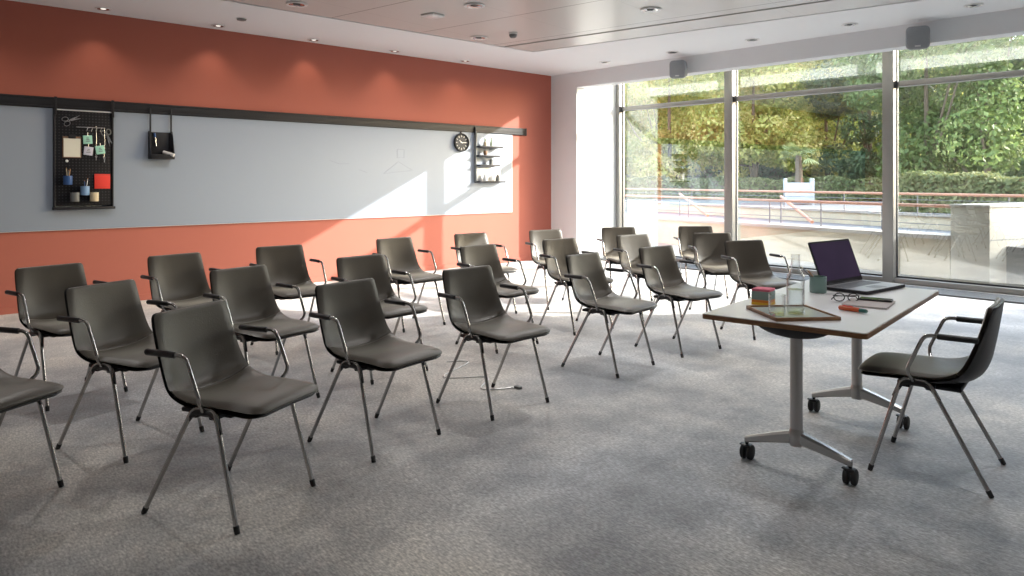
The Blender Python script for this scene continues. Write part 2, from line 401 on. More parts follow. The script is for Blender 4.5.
# windows
MX = [-8.245, -6.05, -3.705, XE - .06]
ZT = 2.617
ZH = ZS
for i in range(3):
    x0, x1 = MX[i], MX[i + 1]
    n = i + 1
    mb = MB()
    hw = .07
    # right-hand mullion of the first bays, both jambs on the end ones
    if i == 0: mb.box(x0 - .042, x0 + .035, 10.22, YG + .05, 0, ZH, .006)
    mb.box(x1 - hw, x1 + hw, 10.20, YG + .05, 0, ZH, .006)
    l, r_ = x0 + (hw if i else .035), x1 - hw
    mb.box(l, r_, 10.24, YG + .04, ZT - .035, ZT + .035, .005)
    mb.box(l, r_, 10.22, YG + .04, 0, .07, .005)
    mb.box(l, r_, 10.22, YG + .04, ZH - .06, ZH, .005)
    w = mb.done('window_%d' % n, 'mullion'); struct(w, ['window bay beside the white pier', 'middle window bay with the potted palm outside', 'window bay on the right with the hedge outside'][i])
    MB().box(l - .01, r_ + .01, YG - .006, YG + .006, .06, ZT - .03).done('glass_pane', 'window_glass', w, smooth=False)
    MB().box(l - .01, r_ + .01, YG - .006, YG + .006, ZT + .03, ZH - .05).done('glass_pane', 'window_glass', w, smooth=False)
    g = MB()
    for zz in (.10,):
        g.box(l, r_, YG - .02, YG - .008, .068, .09)
    g.box(l, l + .012, YG - .02, YG - .008, .07, ZH - .06); g.box(r_ - .012, r_, YG - .02, YG - .008, .07, ZH - .06)
    g.done('glazing_gasket', 'rubber', w, smooth=False)
    b = MB(); b.box(l - .004, l + .05, 10.215, 10.245, ZT - .055, ZT + .04, .008); b.done('transom_bracket', 'black_plastic', w)

# ------------------------------------------------------------------ whiteboard wall
board = thing('whiteboard', 'long white writing board on the red wall', 'whiteboard', (XW + .0002, 0, 0))
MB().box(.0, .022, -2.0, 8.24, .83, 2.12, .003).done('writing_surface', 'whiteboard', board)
mb = MB()
for y0, y1, z0, z1 in ((-2.0, 8.24, .826, .83), (8.24, 8.246, .826, 2.12)):
    mb.box(.0, .024, y0, y1, z0, z1)
mb.done('edge_strip', 'alu_light', board, smooth=False)
dm = mat('marker_ink', (.24, .27, .34), .7)
def stroke(name, pts):
    MB().tube([(.0222, y, z) for y, z in pts], .0022, 5).done(name, dm, board, smooth=False)
stroke('faint_square', [(5.98, 1.80), (6.10, 1.80), (6.10, 1.68), (5.98, 1.68), (5.98, 1.795)])
stroke('faint_triangle', [(5.75, 1.45), (6.0, 1.62), (6.25, 1.50), (5.755, 1.45)])
stroke('faint_dash', [(5.35, 1.50), (5.48, 1.46)])
stroke('faint_dash', [(4.9, 1.62), (5.05, 1.575), (5.2, 1.58)])
rail = thing('wall_rail', 'black horizontal hanging rail along the top of the whiteboard', 'rail', (XW, 0, 0))
mb = MB()
mb.box(.0, .034, -2.0, 8.545, 2.105, 2.22, .003); mb.box(.034, .040, -2.0, 8.545, 2.196, 2.216, .002); mb.box(.034, .040, -2.0, 8.545, 2.109, 2.129, .002)
mb.done('channel', 'black_metal', rail)
mb = MB(); mb.box(-.0, .044, 8.545, 8.562, 2.10, 2.225, .004); mb.done('end_cap', 'black_plastic', rail)
XB = XW + .024   # face of the board

# pegboard
pg = thing('pegboard', 'black perforated tool board hanging on the whiteboard', 'pegboard', (XB, 1.98, 1.055))
PX = .045
mb = MB(); mb.box(.012, PX, -.275, .265, .03, 1.03, .004); mb.done('panel', 'peg', pg)
mb = MB(); mb.box(.0, .055, -.285, -.268, 0, 1.05, .003); mb.done('side_frame', 'black_metal', pg)
mb = MB(); mb.box(.0, .055, .262, .279, 0, 1.05, .003); mb.done('side_frame', 'black_metal', pg)
mb = MB(); mb.box(.0, .085, -.29, .29, -.012, .016, .004); mb.done('bottom_ledge', 'black_metal', pg)
mb = MB(); mb.box(.012, .05, -.268, .262, 1.03, 1.04, .002); mb.done('top_strip', 'alu_light', pg)
for y in (-.27, .27):
    mb = MB(); mb.box(.055, .066, y - .012, y + .012, .98, 1.16, .002); mb.box(.04, .066, y - .012, y + .012, 1.155, 1.168, .002)
    mb.done('hanger', 'black_metal', pg)
XP = XB + PX     # face of the pegboard

def wallthing(name, label, cat, y, z, group=None, dx=0.0): return thing(name, label, cat, (XP + .001 + dx, y, z), 0, group)
# clipboard
t = wallthing('clipboard', 'clipboard with a sheet of cream paper on the black pegboard', 'clipboard', 1.862, 1.60)
MB().box(0, .006, -.087, .087, -.01, .215, .004).done('backing_board', 'brown', t)
MB().box(.0065, .0095, -.078, .078, -.002, .193, .0005).done('paper_sheet', 'paper', t, smooth=False)
mb = MB(); mb.box(.006, .018, -.035, .035, .192, .222, .004); mb.tube([(.012, -.03, .226), (.012, .03, .226)], .006); mb.done('clip', 'black_metal', t)
# hook rail with hooks
t = wallthing('hook_rail', 'thin silver rail with little hooks across the pegboard', 'hook rail', 2.03, 1.915)
mb = MB(); mb.tube([(.022, -.13, 0), (.022, .14, 0)], .005); mb.done('bar', 'steel', t)
for y in (-.125, .135):
    mb = MB(); mb.tube([(0, y, 0), (.022, y, 0)], .005); mb.done('bracket', 'steel', t)
for k, y in enumerate((-.02, .025, .07, .11)):
    mb = MB(); mb.tube([(.022, y, .006), (.03, y - .006, -.006), (.031, y - .014, -.03), (.036, y - .02, -.04), (.043, y - .02, -.03)], .003, 6); mb.done('hook', 'steel', t)
# the note tags
def note(y, z, rot, m, label):
    t = wallthing('note_pad', label, 'note pad', y, z, 'note pads hanging from the hook rail', .012)
    mtx = Matrix.Rotation(rot, 4, 'X')
    MB().box(0, .014, -.043, .043, -.045, .045, .002, mtx=mtx).done('sheets', m, t)
    mb = MB()
    for k in range(3):
        mb.box(.0142, .0150, -.02 + .004 * k, .022 - .006 * k, -.02 + .017 * k, -.013 + .017 * k, mtx=mtx)
    mb.done('scribble', 'greyp', t, smooth=False)
    ring = MB(); ring.tube([(.007, 0, .04), (.007, .0, .075)], .0025, 6); ring.done('string', 'steel', t)
note(2.005, 1.785, .06, 'paper_mint', 'mint note pad beside the clipboard, upper of the two mint ones')
note(2.012, 1.665, -.12, 'paper_lilac', 'lilac note pad below the upper mint one')
note(2.125, 1.680, .18, 'paper_mint', 'mint note pad right of the lilac one')
for y, z1, lab in ((2.085, 1.59, 'thin silver key cord dangling between the note pads'), (2.165, 1.57, 'thin silver key cord dangling right of the note pads')):
    t = wallthing('key_cord', lab, 'key cord', y, z1, 'key cords on the pegboard', .02)
    mb = MB(); mb.tube([(0, .0, .34), (0, .004, .2), (0, -.003, .03)], .002, 6); mb.done('cord', 'steel', t)
    mb = MB(); mb.lathe([(.001, -.004), (.012, -.004), (.012, .004), (.001, .004)], 12, Matrix.Translation((0, 0, .018)) @ Matrix.Rotation(pi / 2, 4, 'Y')); mb.box(-.002, .002, -.004, .004, -.025, .012); mb.done('key', 'steel', t)
# scissors top left + pair on the right
def scissors(name, label, y, z, rot, ln, mh, dx=.004):
    t = wallthing(name, label, 'scissors', y, z, 'scissors on the pegboard', dx)
    mr = Matrix.Rotation(rot, 4, 'X')
    for s in (-1, 1):
        mb = MB(); a_ = s * .16
        mm = mr @ Matrix.Rotation(a_, 4, 'X')
        mb.prism([(-.010, 0), (.010, 0), (.003, -ln), (-.001, -ln)], s * .001, s * .001 + .003, mm @ Matrix(((0, 0, 1, 0), (1, 0, 0, 0), (0, 1, 0, 0), (0, 0, 0, 1))))
        mb.done('blade', 'steel', t)
        mb = MB(); pts = [mm @ Vector((.003, -s * .018 + .022 * cos(k * pi / 6), .045 + .03 * sin(k * pi / 6))) for k in range(13)]
        mb.tube([mm @ Vector((.003, 0, 0)), mm @ Vector((.003, -s * .006, .018))], .006, 6); mb.tube(pts, .006, 6)
        mb.done('handle', mh, t)
scissors('scissors', 'open steel scissors at the top left of the pegboard', 1.845, 1.985, 1.95, .10, 'steel')
scissors('scissors', 'grey scissors hanging at the right edge of the pegboard', 2.20, 1.83, .35, .11, 'greyp')
t = wallthing('magnet', 'small round white magnet under the clipboard', 'magnet', 1.815, 1.555)
mb = MB(); mb.lathe([(.001, 0), (.014, 0), (.014, .008), (.011, .011), (.001, .011)], 16, Matrix.Rotation(pi / 2, 4, 'Y')); mb.done('disc', 'white_gloss', t)
t = wallthing('red_card', 'square red card pinned to the pegboard', 'card', 2.148, 1.262)
MB().box(0, .012, -.076, .076, 0, .158, .002).done('card', 'paper_red', t)
MB().box(.012, .013, -.076, .076, .145, .147).done('binding_edge', 'brown', t, smooth=False)
# pen cups
def cup(y, z, m, label, pens=(), w=.042, h=.095):
    t = wallthing('pen_cup', label, 'pen cup', y, z, 'plastic pen cups on the pegboard', w + .002)
    mb = MB(); mb.lathe([(.001, 0), (w - .003, 0), (w, .004), (w, h), (w - .004, h), (w - .005, .006), (.001, .005)], 20, cap=False); mb.done('cup', m, t)
    mb = MB(); mb.box(-w - .002, -w + .006, -.01, .01, h - .03, h + .006, .001); mb.done('hook', 'black_metal', t)
    for k, (dx, dy, ln, pm) in enumerate(pens):
        p = thing('pencil', 'slim pencil standing in the %s' % label.split(' on ')[0], 'pencil', (XP + w + .003, y, z + .006), 0, 'pencils in the ' + label.split(' on ')[0])
        mb = MB(); mb.tube([(0, 0, 0), (dx, dy, ln)], .0045, 6); mb.done('barrel', pm, p)
        mb = MB(); v = Vector((dx, dy, ln)); mb.tube([v, v * 1.09], [.0045, .001], 6); mb.done('tip', 'woodpen', p)
cup(1.815, 1.305, 'blue', 'dark blue pen cup on the left of the pegboard', ((.012, .02, .15, 'woodpen'), (.0, -.012, .16, 'cream'), (-.012, .012, .14, 'greyp')))
cup(1.975, 1.195, 'lightblue', 'light blue pen cup on the pegboard between two others', ((.01, .022, .16, 'steel'), (.0, -.005, .14, 'blue')))
cup(2.062, 1.128, 'cream', 'cream pen cup on the pegboard below the red card')
cup(1.880, 1.128, 'greyp', 'dark grey pen cup on the pegboard below the blue ones')
# hanging box with marker tray
t = thing('marker_tray', 'black metal marker box hanging from the rail by two straps', 'marker tray', (XB, 2.755, 1.60))
for y in (-.115, .108):
    mb = MB(); mb.box(.028, .036, y - .009, y + .009, .0, .565, .002); mb.box(.02, .036, y - .009, y + .009, .553, .563, .002); mb.done('strap', 'black_metal', t)
MB().box(.004, .012, -.125, .118, .0, .30, .002).done('back_plate', 'black_metal', t)
MB().box(.004, .11, -.13, .123, -.008, .004, .002).done('bottom_shelf', 'black_metal', t)
mb = MB(); mb.box(.104, .11, -.13, .123, .0, .045, .002); mb.done('front_lip', 'black_metal', t)
for y in (-.13, .117):
    mb = MB(); mb.prism([(.004, .0), (.11, .0), (.11, .05), (.035, .31), (.004, .31)], y, y + .006, Matrix(((1, 0, 0, 0), (0, 0, 1, 0), (0, 1, 0, 0), (0, 0, 0, 1)))); mb.done('side_plate', 'black_metal', t)
t = thing('marker_pen', 'blue marker pen clipped inside the black hanging box', 'marker pen', (XB + .03, 2.69, 1.74))
mb = MB(); mb.tube([(0, .012, 0), (0, 0, .1)], .010, 10); mb.done('barrel', 'steel', t)
mb = MB(); mb.tube([(0, 0, .1), (0, -.005, .15)], .011, 10); mb.done('cap', 'blue', t)
t = thing('cloth_roll', 'white eraser roll poking out of the black hanging box', 'eraser', (XB + .075, 2.84, 1.638))
mb = MB(); mb.tube([(-.04, -.06, .035), (.05, .025, .0)], .020, 12); mb.done('roll', 'white_gloss', t)
# clock
t = thing('wall_clock', 'round black rimmed clock hanging from the rail', 'clock', (XB, 7.152, 1.937))
ry = Matrix.Rotation(pi / 2, 4, 'Y')
mb = MB(); mb.lathe([(.118, .0), (.140, .0), (.144, .02), (.140, .045), (.128, .048), (.122, .035), (.118, .034)], 48, ry, cap=False); mb.done('rim', 'black_plastic', t)
mb = MB(); mb.lathe([(.001, .0), (.130, .0), (.130, .022), (.001, .022)], 48, ry); mb.done('dial', mat('dial_grey', (.06, .065, .075), .6, var=.05), t)
for k in range(12):
    aa = k * pi / 6
    mb = MB(); mb.box(.022, .024, -.004, .004, .085, .115, mtx=Matrix.Rotation(aa, 4, 'X')); mb.done('hour_mark', 'white_gloss', t, smooth=False)
mb = MB(); mb.box(.026, .029, -.006, .006, -.02, .095, .001, mtx=Matrix.Rotation(-1.55, 4, 'X')); mb.done('minute_hand', 'white_gloss', t)
mb = MB(); mb.box(.030, .033, -.007, .007, -.015, .06, .001, mtx=Matrix.Rotation(.95, 4, 'X')); mb.done('hour_hand', 'white_gloss', t)
mb = MB(); mb.box(.0, .012, -.012, .012, .135, .19, .002); mb.box(.006, .036, -.012, .012, .168, .176, .002); mb.done('hanger', 'black_metal', t)
# little wall shelf unit
sh = thing('wall_shelf', 'slim grey shelf unit with three boards hanging at the right end of the rail', 'shelf', (XB, 7.43, 1.33))
mb = MB(); mb.box(.0, .055, -.010, .010, .0, .79, .003); mb.done('side_panel', 'greyp', sh)
mb = MB(); mb.box(.012, .036, -.012, .012, .74, .86, .003); mb.done('hanger', 'black_metal', sh)
SZ = [(.555, .50), (.41, .43), (.26, .43), (.0, .55)]
for z, ln in SZ:
    mb = MB(); mb.box(.0, .13, .0, ln, z - .014, z + .012, .003); mb.done('shelf_board', 'black_metal', sh)
mb = MB(); mb.box(.0, .006, .012, .55, .012, .22, .002); mb.done('back_lip', 'alu_light', sh)
def small_pot(name, label, cat, y, z, prof, m, x=.07, extra=None, group=None):
    t = thing(name, label, cat, (XB + x, y, z), 0, group)
    MB().lathe(prof, 16).done('body', m, t)
    if extra: extra(t)
    return t
vase = lambda h, r: [(.001, 0), (r, 0), (r * 1.1, h * .3), (r * .8, h * .65), (r * .45, h * .82), (r * .5, h), (.001, h)]
zt = 1.33 + .012
def plant_extra(t):
    mb = MB(); random.seed(3)
    for k in range(9):
        aa = k * .7; mb.tube([(0, 0, .07), (.015 * cos(aa), .015 * sin(aa), .1), (.035 * cos(aa), .035 * sin(aa), .125 + .01 * (k % 3))], [.004, .004, .001], 6)
    mb.done('leaves', 'sage', t)
small_pot('potted_succulent', 'tiny pale green potted plant on the top board of the wall shelf', 'plant', 7.60, zt + .555, [(.001, 0), (.024, 0), (.032, .06), (.029, .062), (.001, .055)], 'cream', extra=plant_extra)
def cork(t): MB().lathe([(.001, .115), (.009, .115), (.010, .135), (.001, .135)], 10).done('stopper', 'brown', t)
small_pot('glass_bottle', 'small sage bottle on the top board of the wall shelf', 'bottle', 7.73, zt + .555, vase(.12, .028), 'sage', extra=cork)
def rim(t): MB().lathe([(.026, .07), (.031, .07), (.031, .076), (.026, .076)], 14).done('rim', 'greyp', t)
small_pot('brown_jar', 'brown jar on the middle board of the wall shelf', 'jar', 7.60, zt + .41 - .0, [(.001, 0), (.030, 0), (.034, .03), (.028, .07), (.001, .07)], 'brown', extra=rim)
def lid(t): MB().lathe([(.001, .075), (.024, .075), (.012, .09), (.001, .092)], 14).done('lid', 'greyp', t)
small_pot('tea_tin', 'dark round tin on the lowest of the three wall shelf boards', 'tin', 7.72, zt + .26, [(.001, 0), (.032, 0), (.032, .075), (.001, .075)], 'greyp', extra=lid)
small_pot('white_vase', 'white vase standing on the bottom board of the wall shelf', 'vase', 7.60, zt, vase(.15, .036), 'white_gloss')
small_pot('grey_vase', 'grey vase at the far end of the bottom wall shelf board', 'vase', 7.86, zt, vase(.11, .034), 'greyp')
def hdl(t):
    mb = MB(); mb.tube([(0, .03, .065), (0, .055, .06), (0, .055, .025), (0, .03, .015)], .005, 8); mb.done('handle', 'white_gloss', t)
small_pot('white_cup', 'white cup between the vases on the bottom wall shelf board', 'cup', 7.73, zt, [(.001, 0), (.026, 0), (.034, .08), (.030, .08), (.024, .006), (.001, .006)], 'white_gloss', extra=hdl)

# ------------------------------------------------------------------ ceiling fittings
def downlight(x, y, label, group, r=.085, on=True, zc=ZC):
    t = thing('ceiling_downlight', label, 'downlight', (x, y, zc), 0, group)
    mb = MB(); mb.lathe([(r * .72, -.002), (r, -.001), (r * 1.02, -.006), (r * .96, -.012), (r * .74, -.010), (r * .72, -.002)], 28, cap=False); mb.done('trim_ring', 'white_gloss', t)
    mb = MB(); mb.lathe([(r * .73, -.010), (r * .66, -.006), (r * .42, -.003), (.001, -.003)], 28, cap=False); mb.done('reflector', 'chrome', t)
    mb = MB(); mb.lathe([(.001, -.004), (r * .34, -.004), (r * .34, -.008), (r * .24, -.011), (.001, -.012)], 20); mb.done('lamp', 'lamp_on' if on else 'black_plastic', t)
    return t
wallwash = [(-8.63, .9), (-8.62, 2.11), (-8.65, 3.33), (-8.68, 4.57), (-8.66, 5.80), (-8.64, 7.06)]
wl = ['downlight by the red wall above the left edge of the pegboard', 'downlight by the red wall above the pegboard', 'downlight by the red wall beside a smoke detector',
      'downlight by the red wall at its middle', 'downlight by the red wall left of the clock', 'downlight by the red wall nearest the shelf unit']
for (x, y), l in zip(wallwash, wl):
    if y > 1.5: downlight(x, y, l, 'downlights along the red wall', .08)
pl = [(-7.05, 3.52, 'large downlight in the beige ceiling panels nearest the red wall on the left'), (-5.85, 4.90, 'large downlight in the beige ceiling panels behind the square sensor'),
      (-7.12, 6.04, 'large downlight in the beige panels beside the round detector'), (-4.71, 6.39, 'large downlight in the beige panels nearest the window slots')]
for x, y, l in pl: downlight(x, y, l, 'large downlights in the ceiling panels', .11, False)
wd = [(-7.27, 8.71, 'downlight in the white border nearest the white pier'), (-6.06, 8.73, 'downlight in the white border above the smaller loudspeaker'),
      (-4.82, 8.71, 'downlight in the white border above the middle window'), (-3.57, 8.68, 'downlight in the white border left of the larger loudspeaker'), (-2.31, 8.68, 'downlight in the white border right of the larger loudspeaker')]
for x, y, l in wd: downlight(x, y, l, 'downlights above the windows', .09, False)
def detector(x, y, label, r, h):
    t = thing('smoke_detector', label, 'smoke detector', (x, y, ZC))
    MB().lathe([(.001, 0), (r, 0), (r, -h * .3), (.001, -h * .3)], 24).done('base', 'white_gloss', t)
    MB().lathe([(.001, -h * .3), (r * .9, -h * .3), (r * .8, -h * .8), (r * .5, -h), (.001, -h)], 24).done('sensor_head', 'greyp', t)
detector(-8.10, 3.38, 'flat smoke detector in the white ceiling border', .06, .025)
detector(-6.62, 6.17, 'dark round smoke detector on the beige panels', .055, .06)
t = thing('ceiling_sensor', 'square white ceiling unit on the beige panels', 'ceiling unit', (-6.5, 4.85, ZC), R(8.5))
MB().box(-.095, .095, -.095, .095, -.022, 0.004, .008).done('housing', 'white_gloss', t)
MB().box(-.07, .07, -.07, .07, -.027, -.021, .004).done('cover', 'alu_light', t)
def loudspeaker(x, y, z, label, tilt):
    t = thing('loudspeaker', label, 'loudspeaker', (x, y, z), tilt, 'loudspeakers over the windows')
    w, h, d = .24, .26, .17
    rings = []
    for k in range(7):
        u = k / 6; s = 1 - .22 * (u ** 2) if k else 1
        rings.append([Vector((px * s, u * d, pz * s)) for px, pz in rounded(w, h, .05)])
    mb = MB(); mb.ring_skin(rings); mb.done('cabinet', 'speaker_grey', t)
    rings = [[Vector((px * s, yy, pz * s)) for px, pz in rounded(w, h, .05)] for s, yy in ((.97, .002), (.97, -.012), (.90, -.022), (.5, -.030), (.1, -.031))]
    mb = MB(); mb.ring_skin(rings); mb.done('front_grille', 'greyp' if False else 'speaker_grey', t)
    mb = MB(); mb.box(-.03, .03, -.027, -.018, -.105, -.085, .004); mb.done('badge', 'alu_light', t)
    mb = MB(); mb.tube([(.0, .16, 0), (.04, .2, .0), (.05, .235, .0)], .018, 10); mb.box(.01, .09, .225, .2575, -.06, .06, .004); mb.done('wall_bracket', 'alu_light', t)
loudspeaker(-6.12, 8.948, 2.955, 'smaller looking grey loudspeaker on the bulkhead near the white pier', R(18))
loudspeaker(-2.93, 8.948, 2.955, 'nearer grey loudspeaker on the bulkhead above the right window', R(18))

# ------------------------------------------------------------------ chairs
def catmull(P, n):
    out = []
    Q = [P[0]] + P + [P[-1]]
    for i in range(1, len(Q) - 2):
        for k in range(n):
            t = k / n
            out.append(tuple(.5 * (2 * Q[i][j] + (-Q[i - 1][j] + Q[i + 1][j]) * t + (2 * Q[i - 1][j] - 5 * Q[i][j] + 4 * Q[i + 1][j] - Q[i + 2][j]) * t * t + (-Q[i - 1][j] + 3 * Q[i][j] - 3 * Q[i + 1][j] + Q[i + 2][j]) * t ** 3) for j in range(len(P[0]))))
    out.append(tuple(P[-1])); return out
# x, z of the shell's centre line; half width; how far its edges curl towards the sitter
PROF = [(.302, .436, .200, -.004), (.286, .445, .213, -.006), (.24, .450, .218, -.008), (.15, .450, .221, -.002), (.06, .443, .224, .008), (-.03, .437, .226, .022), (-.095, .440, .226, .038),
        (-.145, .456, .225, .050), (-.182, .49, .222, .054), (-.203, .54, .218, .050), (-.216, .60, .214, .040), (-.228, .67, .210, .028), (-.238, .74, .207, .017), (-.244, .791, .202, .010), (-.245, .801, .202, .009)]
ST = catmull(PROF, 5)
AL = [0]
for i in range(1, len(ST)): AL.append(AL[-1] + math.hypot(ST[i][0] - ST[i - 1][0], ST[i][1] - ST[i - 1][1]))
def frame_at(i):
    a_, b_ = ST[max(i - 1, 0)], ST[min(i + 1, len(ST) - 1)]
    tx, tz = b_[0] - a_[0], b_[1] - a_[1]; l = math.hypot(tx, tz) or 1
    return (tz / l * 1, -tx / l * 1)     # normal to the sitter's side: rotate tangent clockwise
def slab(i0, i1, t0, t1, dw, r0, r1, edge=.014, nv=14, edge0=None):
    """loft between stations i0..i1, from offset t0 to t1 along the normal; r0, r1 round the corners at the two ends"""
    mb = MB(); rings = []
    L0, L1 = AL[i0], AL[i1]
    for i in range(i0, i1 + 1):
        x, z, w, h = ST[i]; n = frame_at(i)
        d0, d1 = AL[i] - L0, L1 - AL[i]
        w = w + dw
        for d, r in ((d0, r0), (d1, r1)):
            if r and d < r: w -= r - sqrt(max(r * r - (r - d) ** 2, 0))
        e = 1.0
        for d, eg in ((d0, edge0 or edge), (d1, edge)):
            if d < eg: e = min(e, max(.12, sqrt(max(1 - ((eg - d) / eg) ** 2, 0))))
        mid = (t0 + t1) / 2; ht = (t1 - t0) / 2 * e
        ring = []
        for side in (1, -1):
            for k in range(nv + 1):
                v = -1 + 2 * k / nv
                v = v * side
                v2 = sin(v * pi / 2) * .35 + v * .65
                pr = sqrt(max(0, 1 - abs(v2) ** 10))
                if k in (0, nv) and side == -1: continue
                off = h * abs(v2) ** 2.4 + mid + side * ht * pr
                ring.append(Vector((x + n[0] * off, v2 * w, z + n[1] * off)))
        rings.append(ring)
    return mb.ring_skin(rings)
IC = min(range(len(ST)), key=lambda i: abs(ST[i][0] + .125) + abs(ST[i][1] - .448))
NST = len(ST) - 1

def make_chair(label, group):
    t = thing('conference_chair', label, 'chair', (0, 0, 0), 0, group)
    slab(0, NST, -.012, .001, -.001, .055, .024, .006).done('shell', 'black_plastic', t, ang=60)
    slab(0, IC, .001, .030, -.001, .050, .008, edge0=.06).done('seat', 'leather', t, ang=70)
    slab(IC, NST, .001, .024, .001, .008, .022).done('backrest', 'leather', t, ang=70)
    mb = MB(); mb.box(-.12, .14, -.16, .16, .405, .424, .006); mb.box(-.02, .015, -.215, .215, .408, .428, .006); mb.box(.075, .11, -.215, .215, .408, .428, .006)
    mb.done('under_frame', 'black_metal', t)
    for s in (-1, 1):
        top = .212 * s
        for fx, tx in ((-.235, -.012), (.235, .117)):
            foot = Vector((fx, .235 * s, .012)); tp = Vector((tx, top + .004 * s, .425))
            k = Vector((tx + (.028 if fx < 0 else -.028), top, .448))
            pts = [foot, foot.lerp(tp, .5), tp] + bez(tp, tp + (tp - foot).normalized() * .02, k, 4)[1:] + [Vector((.0525, top, .449))]
            mb = MB(); mb.tube(pts, .0095, 10); lg = mb.done('leg', 'chrome', t)
            mb = MB(); d = (tp - foot).normalized(); mb.tube([foot - d * .012, foot + d * .016, foot + d * .018], [.0105, .0118, .0100], 10); mb.done('glide', 'rubber', lg)
        # black arch piece below the chrome bend
        mb = MB()
        mb.tube([(-.045, top + .006 * s, .372), (-.012, top, .420), (.02, top, .434), (.085, top, .434), (.115, top, .418), (.143, top + .006 * s, .360)], [.007, .013, .015, .015, .013, .007], 8)
        mb.done('leg_bracket', 'black_plastic', t)
        pts = [(.058, top, .440), (.062, top + .02 * s, .450)] + bez((.066, .240 * s, .463), (.078, .264 * s, .482), (.074, .265 * s, .512), 4) + [(.022, .265 * s, .634)] + bez((.018, .265 * s, .642), (.008, .265 * s, .665), (-.022, .265 * s, .666), 5) + [(-.18, .264 * s, .666)]
        mb = MB(); mb.tube(pts, .0085, 10); mb.done('arm_post', 'chrome', t)
        mb = MB(); mb.tube([(-.040, .265 * s, .665), (-.044, .265 * s, .665), (-.19, .264 * s, .666), (-.197, .264 * s, .666)], [.0095, .0135, .0135, .009], 12); mb.done('armrest_pad', 'black_plastic', t)
    return t
G = 'audience chairs in three curved rows'
base = 'taupe chair with chrome arms, '
CH = [
 ('C4', -3.80, .42, 31, base + 'front row, cut off by the left edge of the photo'),
 ('C1', -3.081, 1.246, 25.7, base + 'nearest whole chair to the camera, front row'),
 ('C5', -3.302, 2.09, 11.2, base + 'front row, just right of the nearest whole chair'),
 ('C6', -3.343, 2.947, 3.2, base + 'front row, middle of its seven chairs'),
 ('C7', -3.434, 4.148, 5.6, base + 'front row, third from the table'),
 ('C8', -3.423, 5.007, -5, base + 'front row, second from the table'),
 ('C9', -3.266, 6.035, -24, base + 'front row, right behind the notes and carafe on the table'),
 ('C2', -4.135, 1.149, 24.6, base + 'middle row, leftmost, directly behind the nearest whole chair'),
 ('C10', -4.331, 1.936, 13.4, base + 'middle row, second from the left'),
 ('C11', -4.438, 2.845, 4, base + 'middle row, third from the left'),
 ('C13', -4.516, 4.029, 2.9, base + 'middle row, fourth from the left'),
 ('C14', -4.52, 4.997, -4.6, base + 'middle row, fifth from the left, before the pale sunlit one'),
 ('C20', -4.392, 5.905, -14.8, base + 'middle row, second from the right, half in sun'),
 ('C22', -4.014, 6.624, -36, base + 'middle row, rightmost, before the middle mullion'),
 ('C3', -5.281, 1.095, 14.9, base + 'back row, leftmost, below the pegboard'),
 ('C15', -5.476, 1.918, 11.3, base + 'back row, second from the left, below the marker box'),
 ('C16', -5.617, 2.762, -.5, base + 'back row, third from the left'),
 ('C12', -5.669, 3.953, 2.5, base + 'back row, fourth from the left, before the sun patch'),
 ('C17', -5.657, 4.864, -3.4, base + 'back row, fifth from the left, below the wall clock'),
 ('C18', -5.503, 5.764, -14.9, base + 'back row, pale in full sun before the corner'),
 ('C19', -5.272, 6.662, -32, base + 'back row, before the first window bay'),
 ('C21', -4.788, 7.474, -40, base + 'back row, rightmost, half hidden behind another by the middle mullion'),
]
chair0 = None
for code, x, y, d, lab in CH:
    if chair0 is None: c = chair0 = make_chair(lab, G)
    else: c = copy_tree(chair0); c['label'] = lab
    c.location = (x, y, 0); c.rotation_euler = (0, 0, R(d))
c = copy_tree(chair0); c['label'] = 'presenter chair facing the audience, on the right beside the wheeled table'
c['group'] = 'chair at the presenter table'
c.location = (-1.165, 3.815, 0); c.rotation_euler = (0, 0, R(188))

